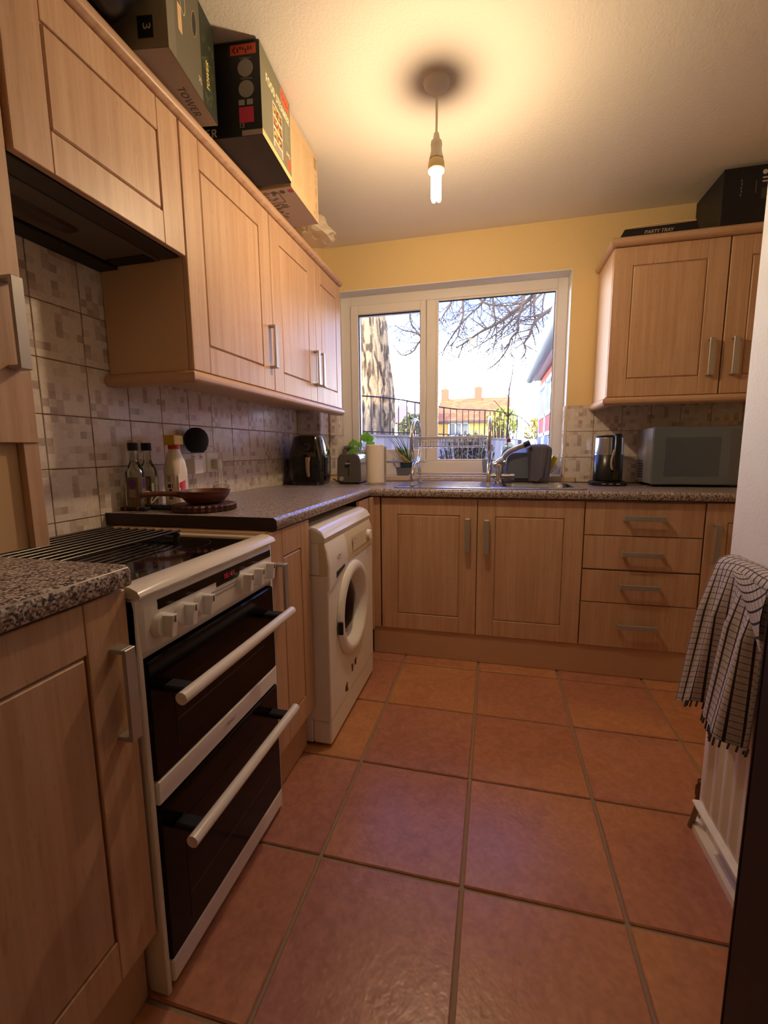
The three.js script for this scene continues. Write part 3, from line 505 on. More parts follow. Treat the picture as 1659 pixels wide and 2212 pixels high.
{
  const c = thing('carton', 'plain white cardboard carton with small print beside the food steamer box', 'box', [-.198, CT, .545], .02);
  const L = .29, D = .34, H = .262;
  obj('board', bx(-D, 0, 0, H, -L, 0, .002), std(0xc8b49c, .7), c);
  face(c, 'side_print', L, H, [.0006, H / 2, -L / 2], Q, 0, (g, W, h) => {
    g.fillStyle = '#bfa27c'; g.fillRect(0, 0, W, h); g.fillStyle = '#9c7f56'; for (let k = 0; k < 2; k++) for (let i = 0; i < 22; i++) g.fillRect(W * (.1 + k * .34), h * (.14 + i * .034), W * (.2 + .1 * hash(i, k, 1)), 4);
    g.save(); g.translate(W * .95, h * .96); g.rotate(-Q); g.fillStyle = '#4a3826'; g.font = '46px monospace'; g.fillText('324488, 1904 05.2', 0, 0, h * .66); g.font = '60px sans-serif'; g.fillText('∞', 8, -50); g.restore(); g.fillStyle = '#5a4630'; for (let i = 0; i < 9; i++) g.fillRect(W * .86, h * .06 + i * 11, 70, 3 + 4 * hash(i, 2, 2));
  });
  face(c, 'base_print', D, L, [-D / 2, -.0006, -L / 2], 0, Q, (g, W, h) => {
    g.fillStyle = '#a8988e'; g.fillRect(0, 0, W, h); g.fillStyle = '#5e5048'; for (let i = 0; i < 60; i++) g.fillRect(W * (.45 + .3 * hash(i, 1, 8)), h * (.1 + .6 * hash(i, 2, 8)), 8 + 40 * hash(i, 3, 8), 5 + 16 * hash(i, 4, 8));
    g.lineWidth = 8; g.strokeStyle = '#4a3e3a'; g.strokeRect(W * .55, h * .08, W * .26, h * .24); ['#7c6f68', '#4a403c', '#4a403c', '#a83a4a'].forEach((k, i) => { g.fillStyle = k; g.beginPath(); g.arc(W * (.66 + i * .1), h * .05 + 22, 22, 0, 7); g.fill(); });
  });
}
{ // plastic bag
  const g0 = new THREE.IcosahedronGeometry(1, 4); g0.deleteAttribute('uv'); const P = g0.attributes.position;
  for (let i = 0; i < P.count; i++) { const x = P.getX(i), y = P.getY(i), z = P.getZ(i), n = vnoise(x * 4 + 20, y * 4 + z * 3 + 20, 99, 99, 9) + .6 * vnoise(x * 9 + 20, z * 9 + y * 7 + 20, 99, 99, 10); const k = .6 + .5 * n; P.setXYZ(i, x * .085 * k, Math.max(-.04, y * .055 * k), z * .12 * k); }
  g0.deleteAttribute('normal'); tag(obj('plastic_bag', norm(g0.toNonIndexed ? g0 : g0).translate(-.285, CT + .042, .115), new THREE.MeshPhysicalMaterial({ color: 0xe8dcc4, roughness: .25, transmission: .65, thickness: 0, side: THREE.DoubleSide })), 'crumpled clear plastic bag at the end of the cabinet tops', 'bag');
}
{
  const c = thing('party_tray', 'flat black party tray carton lying on the cabinet above the kettle', 'box', [1.295, CT, -.262], 0);
  obj('board', loft([[[-.16, 0, 0], [.185, 0, 0], [.185, 0, -.3], [-.16, 0, -.3]], [[-.135, .046, -.008], [.17, .05, -.008], [.17, .05, -.3], [-.135, .046, -.3]]], { crease: .3 }), std(0x15131a, .45), c);
  obj('lid_edge', tube([[-.13, .049, -.006], [-.07, .052, -.004], [.0, .054, -.003], [.09, .055, -.004], [.166, .053, -.006]], .004, 16, 6), std(0xd9bb8c, .5), c, 'raised lid edge with lamplight put into its pale colour');  // pale gold colour stands for lamplight catching the black tray edge
  face(c, 'front_print', .24, .034, [.01, .024, -.0022], 0, -.17, (g, W, h) => { g.fillStyle = '#15131a'; g.fillRect(0, 0, W, h); g.fillStyle = '#c9b8a8'; g.font = 'italic 62px sans-serif'; g.textAlign = 'center'; g.fillText('PARTY TRAY', W / 2, h * .76, W * .9); });
  const b = thing('carton', 'large black carton on the cabinet above the microwave', 'box', [1.56, CT, -.27], 0);
  obj('board', bx(0, .4, 0, .252, -.29, 0, .002), std(0x17161c, .5), b);
  face(b, 'front_print', .4, .252, [.2, .126, .0007], 0, 0, (g, W, h) => { g.fillStyle = '#15151c'; g.fillRect(0, 0, W, h); g.fillStyle = '#77737a'; for (let i = 0; i < 5; i++) g.fillRect(W * .17 + 6 * hash(i, 1, 1), h * (.2 + i * .06), 8, 16); g.fillRect(W * .32, h * .25, 4, h * .2); g.fillStyle = '#c8c2bc'; g.beginPath(); g.arc(W * .4, h * .12, 16, 0, 7); g.fill(); g.fillRect(W * .38, h * .2, 60, 10); g.fillRect(W * .38, h * .26, 60, 10); g.fillStyle = '#3c3a40'; g.fillRect(W * .38, h * .38, 70, 70); });
}

// ───────────── things on the left worktop ─────────────
let T = WL + .0384;
function oilBottle(x, z, label, lab) {
  const b = thing('oil_bottle', label, 'bottle', [x, T, z], .35, 'oil bottles beside the cooker');
  obj('glass', loft([ring(.044, .044, .006, 0), ring(.05, .05, .01, .004), ring(.05, .05, .01, .128), ring(.046, .046, .016, .142), ring(.032, .032, .0155, .158), ring(.026, .026, .0128, .168), ring(.025, .025, .0123, .2)], { crease: .9 }), M.bottleGlass, b);
  obj('oil', loft([ring(.044, .044, .008, .004), ring(.045, .045, .008, .06)]), new THREE.MeshPhysicalMaterial({ color: 0xc7a13a, roughness: .1, transmission: .6, thickness: 0 }), b, 'golden oil');
  obj('cap', loft([ring(.03, .03, .0148, .2005), ring(.032, .032, .0158, .203), ring(.032, .032, .0158, .224), ring(.029, .029, .0143, .227)]), M.blackMatt, b, 'black screw cap');
  const t = print(128, 256, (g, W, h) => { g.fillStyle = lab[0]; g.fillRect(0, 0, W, h); g.fillStyle = lab[1]; g.beginPath(); g.ellipse(W / 2, h * .3, 44, 60, 0, 0, 7); g.fill(); g.fillStyle = '#d8c9a8'; for (let i = 0; i < 6; i++) g.fillRect(22, h * .55 + i * 16, 60 + 20 * hash(i, 1, 1), 5); });
  const l = obj('label', plane(.036, .075), std(0xffffff, .5, 0, { map: t }), b); l.position.set(0, .075, .0256);
  const l2 = obj('label', plane(.036, .075), std(0xffffff, .5, 0, { map: t }), b); l2.position.set(.0256, .075, 0); l2.rotation.y = Q;
  return b;
}
oilBottle(-.605, .985, 'clear square oil bottle with purple label and black cap, nearest the hob', ['#6a5138', '#5a2a5e']);
oilBottle(-.605, .925, 'clear square oil bottle with pale label and black cap, next to the bleach bottle', ['#5d564c', '#87807a']);
{
  const b = thing('bleach_bottle', 'white plastic bottle with red collar, red label and square yellow cap', 'bottle', [-.575, T, .822]);
  obj('body', loft([ring(.06, .066, .02, 0), ring(.066, .074, .022, .005), ring(.066, .074, .022, .13), ring(.06, .066, .025, .16), ring(.042, .042, .0205, .195), ring(.038, .038, .0185, .206)], { crease: .8 }), std(0xe9dccb, .4), b);
  obj('collar', cyl(.0205, .0205, .014, 24).translate(0, .213, 0), std(0xc21f1c, .4), b, 'red collar');
  obj('cap', rbox(.046, .036, .05, .004).translate(0, .2385, 0), std(0xd6b21a, .4), b, 'yellow square cap');
  const t = print(128, 256, (g, W, h) => { g.fillStyle = '#e9dccb'; g.fillRect(0, 0, W, h); g.fillStyle = '#d11f2c'; g.beginPath(); g.moveTo(10, 92); g.lineTo(128, 70); g.lineTo(128, 180); g.lineTo(24, 190); g.lineTo(30, 150); g.lineTo(8, 140); g.fill(); g.fillStyle = '#e9dccb'; for (let i = 0; i < 4; i++) g.fillRect(80, 96 + i * 20, 40, 6); });
  const l = obj('label', plane(.036, .09), std(0xffffff, .4, 0, { map: t }), b); l.position.set(.0337, .07, .012); l.rotation.y = Q;
  const t2 = print(128, 256, (g, W, h) => { g.fillStyle = '#e9dccb'; g.fillRect(0, 0, W, h); g.fillStyle = '#3c3632'; for (let i = 0; i < 5; i++) g.fillRect(30 + i * 9, 14, 4, 60); g.fillRect(28, 96, 44, 34); g.fillRect(84, 96, 10, 34); g.beginPath(); g.arc(60, 160, 20, 0, 7); g.fill(); g.fillRect(34, 200, 56, 16); g.fillRect(34, 222, 56, 16); });
  const l2 = obj('back_label', plane(.04, .1), std(0xffffff, .4, 0, { map: t2 }), b); l2.position.set(.004, .066, .0377);
}
tag(obj('white_packet', rbox(.012, .085, .05, .003).translate(-.63, T + .043, .905), std(0xe5ded2, .5)), 'plain white packet standing behind the bottles against the tiles', 'packet');
{ // round smart speaker on the socket
  const s = thing('speaker', 'black ball shaped speaker resting on the double socket', 'speaker', [-.608, 1.1065, .645]);
  obj('shell', lathe([[.0, .0], [.025, .0], [.04, .012], [.05, .035], [.052, .052], [.048, .073], [.036, .09], [.018, .1], [.0, .102]], 36).scale(.85, 1, 1.0), std(0x101113, .85), s);
  obj('cable', tube([[.0, .03, -.045], [.03, .02, -.075], [.045, -.06, -.09], [.045, -.14, -.09], [.04, -.186, -.07]], .0018, 24, 6), M.white, s);
}
{
  const s = thing('wall_socket', 'white double wall socket with red switches above the worktop', 'socket', [-.655, 1.02, .60]);
  obj('plate', bx(.0005, .011, 0, .086, -.06, .086, .003), M.white, s);
  obj('switch', bx(.011, .016, .06, .078, .02, .032, .001), M.white, s); obj('switch', bx(.011, .016, .06, .078, -.03, -.018, .001), M.white, s);
  for (const z of [.026, -.024]) obj('switch_mark', bx(.0160, .0164, .0665, .0715, z - .004, z + .004), std(0xc8202c, .4), s, 'red switch mark');
  const p = thing('wall_socket', 'narrow white fused spur plate with cream plug beside the double socket', 'socket', [-.655, 1.02, .495]);
  obj('plate', bx(.0005, .011, 0, .086, -.045, .04, .003), M.white, p);
  const a = thing('plug_adapter', 'white boxy charger plugged into the double socket', 'plug', [-.6435, 1.022, .648]);
  obj('case', rbox(.042, .06, .056, .004).translate(.0215, .028, 0), M.white, a);
  obj('cable', tube([[.025, 0, 0], [.03, -.035, -.005], [.02, -.06, .012], [.03, -.08, -.02], [.05, -.108, -.04]], .0018, 24, 6), M.white, a);
  const q = thing('plug', 'cream plug in the narrow spur plate with a coiled white cable', 'plug', [-.6435, 1.035, .485]);
  obj('case', rbox(.03, .045, .036, .006).translate(.0155, .02, 0), M.cream, q);
  const coil = []; for (let k = 0; k < 4; k++) coil.push(tube([0, 1, 2, 3, 4, 5, 6, 7].map((i) => { const a2 = i / 8 * 2 * PI; return [.04 + .012 * Math.sin(a2) + k * .006, -.095 + .014 * Math.sin(a2 + .5) + k * .007, .03 + .055 * Math.cos(a2) + k * .003]; }), .0017, 32, 5, true));
  obj('cable', [tube([[.018, -.002, 0], [.022, -.04, 0], [.03, -.08, .02]], .0024, 16, 6), ...coil], std(0xd9cfbd, .5), q, 'white coiled cable');
}
const rusticTex = tex(256, 256, (u, v) => { const n = vnoise(u * 6, v * 40, 6, 40, 61) * .6 + vnoise(u * 14, v * 110, 14, 110, 62) * .4; return [96 + n * 60 - 20, 52 + n * 40 - 14, 34 + n * 26 - 10]; }, .2, .2);
const rustic = std(0xffffff, .45, 0, { map: rusticTex });
{
  const p = thing('wooden_bowl', 'dark wooden bowl with a long handle on a round trivet', 'bowl', [-.375, T + .0225, .935]);
  const oct = (r, y) => { const o = []; for (let i = 0; i < 16; i++) { const a = (i + .5) / 16 * 2 * PI; o.push([Math.cos(a) * r, y, Math.sin(a) * r]); } return o; };
  obj('bowl', loft([oct(.045, 0), oct(.06, .006), oct(.078, .026), oct(.084, .044), oct(.078, .044), oct(.068, .026), oct(.05, .012)], { crease: .5 }), rustic, p);
  obj('handle', loft([[.07, .03, .013, .012], [.1, .035, .011, .009], [.15, .036, .011, .008], [.185, .034, .013, .009], [.198, .033, .009, .007]].map(([d, y, hw, hh]) => { const o = []; for (let i = 0; i < 10; i++) { const a = i / 10 * 2 * PI; o.push([-d * .86 + Math.cos(a) * hw * .5, y + Math.sin(a) * hh, d * .5 + Math.cos(a) * hw * .86]); } return o; })), rustic, p, 'carved wooden handle');
  const t = thing('trivet', 'round dark wooden trivet with scalloped edge near the worktop end', 'trivet', [-.375, T, .94]);
  const rg = (r, y) => { const o = []; for (let i = 0; i < 120; i++) { const a = i / 120 * 2 * PI; o.push([Math.cos(a) * (r + .0035 * Math.cos(a * 30)), y, Math.sin(a) * (r + .0035 * Math.cos(a * 30))]); } return o; };
  obj('disc', loft([rg(.096, 0), rg(.1, .003), rg(.1, .018), rg(.096, .0222)], { crease: .5 }), std(0x4a2622, .5), t);
}
tag(obj('knife_handle', [cyl(.009, .009, .125, 14).rotateZ(Q).rotateY(-.05).translate(-.535, T + .0092, .975), bx(-.73 + .13, -.6, T + .004, T + .006, .965, .985)], M.black), 'black handled knife lying at the worktop end', 'knife');
{
  const m = thing('utensil_mat', 'flat black strap with red stripes lying at the worktop end', 'mat', [-.6, T, 1.0]);
  obj('strap', [rbox(.1, .012, .03, .004).translate(.0, .0065, 0)], std(0x17131a, .7), m);
  for (const x of [-.03, .02]) obj('stripe', bx(x, x + .004, .002, .0128, -.0155, .0155), std(0xa8503c, .6), m);
  tag(obj('wire_hook', tube([[-.585, T + .004, .98], [-.59, T + .045, .975], [-.58, T + .062, .965], [-.57, T + .05, .955], [-.575, T + .02, .957], [-.56, T + .04, .94], [-.552, T + .045, .93], [-.555, T + .003, .925]], .0022, 40, 6), M.white), 'bent white wire hook in front of the oil bottles', 'hook');
}
// air fryer
T = WT + .0004;
{
  const f = thing('air_fryer', 'glossy black air fryer with copper handle in the worktop corner', 'air fryer', [-.495, T, -.255], .12);
  const body = [[.0, .19, .2], [.012, .2, .21], [.06, .216, .222], [.15, .222, .226], [.21, .206, .215], [.265, .182, .2], [.283, .168, .19], [.29, .14, .16]].map(([y, w, d]) => ring(w, d, .055, y, 6));
  obj('body', loft(body, { crease: .7 }), M.blackGloss, f);
  obj('basket', loft([[.018, .15, .086], [.03, .165, .09], [.14, .172, .092], [.166, .165, .09]].map(([y, w, z]) => ring(w, .05, .02, y, 4, 0, z)), { crease: .7 }), std(0x0b0b0e, .22), f);
  obj('dial', [cyl(.021, .02, .012, 28).rotateX(Q).translate(.012, .222, .112)], M.chrome, f, 'chrome ringed dial'); obj('dial_face', cyl(.0155, .0155, .003, 24).rotateX(Q).translate(.012, .222, .1185), M.black, f);
  obj('handle', loft([[.05, .007, .12], [.056, .012, .126], [.1, .014, .136], [.14, .016, .136], [.158, .018, .13], [.164, .016, .12]].map(([y, w, z]) => ring(w * 1.6, .02, .008, y, 4, .022, z))), std(0xb59a80, .3, .8), f, 'copper coloured handle');
  obj('badge', bx(-.018, .022, .249, .253, .1, .1045, .001).translate(.01, 0, -.004), M.steel, f); obj('vent', bx(-.004, .026, .282, .29, .078, .086, .002), M.steel, f);
  obj('cable', tube([[-.1, .03, .0], [-.125, .012, .05], [-.14, .008, .09], [-.14, .03, .06], [-.13, .1, .03]], .003, 24, 6), M.black, f);
  obj('plug', rbox(.03, .05, .045, .006).translate(-.128, .125, .02), M.black, f);
  tag(obj('black_lead', tube([[-.37, T + .03, -.3], [-.34, T + .008, -.32], [-.315, T + .004, -.33]], .003, 16, 6), M.black), 'short black lead between air fryer and toaster', 'cable');
}
// toaster
{
  const t = thing('toaster', 'grey steel toaster with a central lever slot', 'toaster', [-.268, T, -.385], .06);
  const sec = (z, w = .138, h = .178) => { const o = [[-w / 2, .012, z], [w / 2, .012, z], [w / 2 - .001, .11, z]]; for (let i = 0; i <= 8; i++) { const a = i / 8 * PI / 2; o.push([w / 2 - .036 + Math.cos(a) * .034, h - .046 + Math.sin(a) * .046, z]); } for (let i = 0; i <= 8; i++) { const a = PI / 2 + i / 8 * PI / 2; o.push([-w / 2 + .036 + Math.cos(a) * .034, h - .046 + Math.sin(a) * .046, z]); } o.push([-w / 2 + .001, .11, z]); return o; };
  obj('body', loft([sec(-.12, .128, .172), sec(-.114), sec(.094)], { crease: .5 }), M.inox, t);
  obj('front', loft([sec(.0945, .142, .181), sec(.112, .142, .181), sec(.118, .134, .176)], { crease: .5 }), std(0x575350, .5, .2), t, 'grey end face');
  obj('slot', bx(-.003, .003, .05, .145, .115, .1188), M.blackMatt, t); obj('lever', rbox(.028, .008, .02, .003).translate(-.003, .122, .126), M.steel, t);
  obj('dial', [cyl(.0145, .0135, .012, 24).rotateX(Q).translate(-.042, .033, .123)], M.steel, t); obj('bread_slot', [bx(-.038, -.012, .168, .1785, -.1, .08), bx(.012, .038, .168, .1785, -.1, .08)], M.blackMatt, t);
  obj('foot', [bx(-.06, .06, 0, .0125, -.1, .1, .002)], M.black, t);
  const s = thing('glass_jar', 'clear jar with grey knob lid behind the toaster', 'jar', [-.385, .9455, -.645]);
  obj('jar', lathe([[0, 0], [.034, .0], [.036, .005], [.036, .12], [.03, .135], [.012, .15], [.01, .156]], 24), new THREE.MeshPhysicalMaterial({ color: 0xf2ece4, roughness: .1, transmission: .7, thickness: 0 }), s);
  obj('lid', [lathe([[0, .156], [.012, .156], [.012, .17], [.03, .172], [.034, .182], [.028, .194], [0, .198]], 24)], std(0x6e6862, .5), s, 'grey knob lid');
}
// kitchen roll
{
  const k = thing('kitchen_roll', 'white kitchen roll standing on a round holder by the sink', 'kitchen roll', [-.108, T, -.31]);
  obj('holder', [lathe([[0, 0], [.064, 0], [.066, .003], [.062, .007], [0, .008]], 36)], M.steel, k);
  obj('roll', lathe([[.019, .0085], [.053, .0085], [.055, .012], [.055, .227], [.052, .231], [.019, .231]], 40), std(0xe9ddcc, .85), k);
  obj('core', cyl(.0188, .0188, .221, 20, true).translate(0, .1195, 0), std(0xa58562, .8, 0, { side: THREE.DoubleSide }), k);
  obj('loose_sheet', grid(10, 6, (s, t) => [.0553 * Math.cos(.75 - s * .8) + .014 * s * s, .009 + .21 * t, -.0553 * Math.sin(.75 - s * .8)]), std(0xe9e2d8, .85, 0, { side: THREE.DoubleSide }), k);
}
// plants on the sill
const SY = .9455;
const leafMat = new THREE.MeshPhysicalMaterial({ color: 0x6fae2a, roughness: .6, transmission: .35, thickness: 0, side: THREE.DoubleSide });
const leafDark = new THREE.MeshPhysicalMaterial({ color: 0x3f6b2c, roughness: .55, transmission: .2, thickness: 0, side: THREE.DoubleSide });
{
  const p = thing('geranium', 'young plant with round scalloped bright green leaves on the sill', 'plant', [-.215, SY, -.63]);
  obj('pot', lathe([[0, 0], [.026, 0], [.032, .07], [.034, .072], [.03, .072], [.028, .066], [0, .064]], 20), std(0x54603a, .6), p, 'small green pot');
  const top = [.0, .066, 0];
  const lf = [[-.125, .215, .03, .03], [-.04, .255, .02, .034], [.0, .205, .03, .03], [-.125, .165, .04, .03], [.012, .155, .03, .026], [-.095, .115, .05, .028], [-.085, .205, .0, .02], [-.02, .24, -.01, .028]];
  for (const [x, y, z, r] of lf) {
    const n = 28, pos = [[0, 0, 0]], idx = []; for (let i = 0; i < n; i++) { const a = i / n * 2 * PI, k = r * (1 + .07 * Math.cos(a * 7)) * (i === 0 ? .35 : 1); pos.push([Math.cos(a) * k, Math.sin(a) * k, .004 * Math.cos(a * 7) - .006 * (k / r)]); idx.push(0, i + 1, (i + 1) % n + 1); }
    const g = new THREE.BufferGeometry(); g.setAttribute('position', new THREE.Float32BufferAttribute(pos.flat(), 3)); g.setIndex(idx); g.computeVertexNormals();
    const m = obj('leaf', norm(g), leafMat, p); m.position.set(x, y, z); m.rotation.set(-.7 + hash(x * 99 | 0, 1, 1) * .5, (hash(y * 99 | 0, 2, 1) - .5) * .8, hash(x * 77 | 0, 3, 3) * 6);
    obj('stem', tube([top, [x * .35, (y + .066) / 2 + .03, z * .4], [x * .85, y - .012, z]], .0016, 10, 5), std(0x6d8a3c, .6), p);
  }
}
{
  const tr = thing('plant_tray', 'grey plastic trough on the window sill holding a dark pot', 'tray', [.018, SY, -.605]);
  obj('trough', loft([ring(.1, .07, .006, 0, 3), ring(.115, .08, .006, .05, 3), ring(.119, .084, .006, .052, 3), ring(.111, .076, .006, .052, 3), ring(.098, .068, .006, .004, 3)], { crease: .4 }), std(0x6a6a68, .5), tr);
  const p = thing('spider_plant', 'spiky grass-like plant leaning out of a dark green pot on the sill', 'plant', [.03, SY + .0045, -.605]);
  obj('pot', loft([ring(.07, .05, .006, 0, 3), ring(.085, .062, .006, .075, 3), ring(.092, .07, .006, .078, 3), ring(.08, .058, .006, .078, 3), ring(.076, .054, .006, .06, 3)], { crease: .4 }), std(0x1d3a34, .45), p, 'dark green square pot');
  seed = 33;
  for (let i = 0; i < 26; i++) {
    const a = rr_(-2.2, 1.0), L = rr_(.08, .26), tx = Math.sin(a) * L * rr_(.3, .55) - .02, ty = L, b = [rr_(-.025, .02), .06, rr_(-.015, .015)], w = rr_(.0022, .0042), tz = rr_(-.04, .03);
    obj('leaf', grid(2, 8, (s, t) => { const q = (s - .5) * 2 * w * (1 - t * t * .95); return [b[0] + tx * t * (.4 + .6 * t) + q, b[1] + ty * t * (1 - .12 * t * (L > .18 ? 1 : 0)), b[2] + tz * t + Math.abs(s - .5) * .003]; }), leafDark, p);
  }
  for (let i = 0; i < 3; i++) obj('dry_stem', tube([[.03 - i * .02, .07, .02], [-.02 - i * .015, .115 + i * .006, .024], [-.075, .155 + i * .012, .026]], .0045, 8, 6), std(0xb3925e, .7), p, 'dry straw coloured stem');
}

// ───────────── sink area ─────────────
{
  const s = thing('sink', 'stainless steel inset sink with ribbed drainer left of the bowl', 'sink', [0, WT + .0004, 0]);
  const sh = new THREE.Shape(ring(.955, .455, .02, 0, 4, .54, .285).map(([x, , z]) => new THREE.Vector2(x, z)));
  sh.holes.push(new THREE.Path(ring(.355, .325, .065, 0, 6, .80, .27).map(([x, , z]) => new THREE.Vector2(x, z))));
  obj('top', uvm(norm(toCreasedNormals(new THREE.ExtrudeGeometry(sh, { depth: .002, bevelEnabled: true, bevelSize: .003, bevelThickness: .002, bevelSegments: 2 }).rotateX(-PI / 2).translate(0, .002, 0), .5))), M.inox, s);
  obj('bowl', loft([ring(.36, .33, .067, .0045, 6, .80, -.27), ring(.352, .322, .065, -.004, 6, .80, -.27), ring(.335, .305, .06, -.13, 6, .80, -.27), ring(.3, .27, .05, -.145, 6, .80, -.27), ring(.04, .04, .019, -.15, 6, .80, -.27)], { cap0: false, crease: .9 }), M.inox, s);
  for (let i = 0; i < 9; i++) obj('rib', rbox(.4, .003, .012, .0014).translate(.31, .007, -.12 - i * .042), M.inox, s);
}
// chrome dish rack
{
  const r = thing('dish_rack', 'chrome wire dish rack with tall hooped ends on the drainer', 'dish rack', [0, WT + .0125, 0]);
  for (const x of [.15, .55]) {
    const e = []; for (let i = 0; i < 24; i++) { const a = i / 24 * 2 * PI; e.push([x, .235 + Math.cos(a) * .118, -.24 + Math.sin(a) * .145]); }
    const f = obj('end_hoop', [tube(e, .0085, 60, 8, true), tube([[x, .0, -.11], [x, .06, -.115], [x, .11, -.17], [x, .122, -.225]], .0085, 16, 8), tube([[x, .0, -.37], [x, .06, -.365], [x, .11, -.31], [x, .122, -.255]], .0085, 16, 8), rod([x, .03, -.112], [x, .03, -.368], .0035)], M.chrome, r);
    obj('foot', [cyl(.012, .01, .02, 12).translate(x, .0075, -.11), cyl(.012, .01, .02, 12).translate(x, .0075, -.37)], std(0xb8b4ae, .4), f);
  }
  for (const g of [rod([.13, .252, -.385], [.57, .252, -.385], .0035), rod([.13, .252, -.095], [.57, .252, -.095], .0035), rod([.13, .05, -.36], [.57, .05, -.36], .0035), rod([.13, .05, -.118], [.57, .05, -.118], .0035), rod([.13, .038, -.118], [.57, .038, -.118], .0028), rod([.16, .205, -.09], [.545, .205, -.09], .002), rod([.16, .205, -.39], [.545, .205, -.39], .002), rod([.16, .228, -.095], [.545, .228, -.095], .0018)]) obj('rail', g, M.steel, r);
  for (let i = 0; i < 26; i++) { const x = .165 + i * .0148; obj('wire', tube([[x, .252, -.095], [x, .205, -.09], [x, .198, -.12], [x, .2, -.24], [x, .198, -.36], [x, .205, -.39], [x, .252, -.385]], .0013, 22, 4), M.steel, r); }
  for (let i = 0; i < 7; i++) obj('lower_wire', tube([[.19 + i * .055, .05, -.118], [.19 + i * .055, .03, -.15], [.19 + i * .055, .03, -.33], [.19 + i * .055, .05, -.36]], .0013, 16, 4), M.steel, r);
}
// tap
{
  const t = thing('kitchen_tap', 'chrome mixer tap with swivelling spout and black nozzle', 'tap', [.605, WT + .0066, -.44]);
  obj('body', [lathe([[0, 0], [.028, 0], [.03, .004], [.024, .012], [.022, .05], [.024, .056], [.024, .1], [.02, .108], [0, .11]], 28)], M.chrome, t);
  obj('lever', [cyl(.017, .017, .05, 20).rotateZ(Q).translate(.04, .035, .012), cyl(.021, .021, .022, 24).rotateZ(Q).translate(.075, .035, .012), cyl(.018, .018, .04, 20).rotateZ(Q).translate(-.035, .035, .012)], M.chrome, t);
  obj('spout_base', [rod([-.01, .108, 0], [.02, .128, 0], .021, 20), rod([-.035, .1, 0], [.035, .118, 0], .018, 20)], M.chrome, t);
  const sp = obj('spout', [tube([[.02, .118, .0], [.03, .15, .005], [.055, .178, .01], [.1, .2, .02], [.14, .217, .028]], .0135, 30, 14)], M.chrome, t);
  obj('nozzle', rod([.135, .215, .027], [.165, .228, .033], .0155, 18), M.black, sp, 'black nozzle');
  const rings = []; for (let i = 0; i < 6; i++) rings.push(norm(new THREE.TorusGeometry(.0142, .0018, 6, 20)).rotateX(Q).rotateZ(-.3).translate(.021 + i * .0035, .125 + i * .008, .001)); obj('hose_ring', rings, M.steel, sp);
}
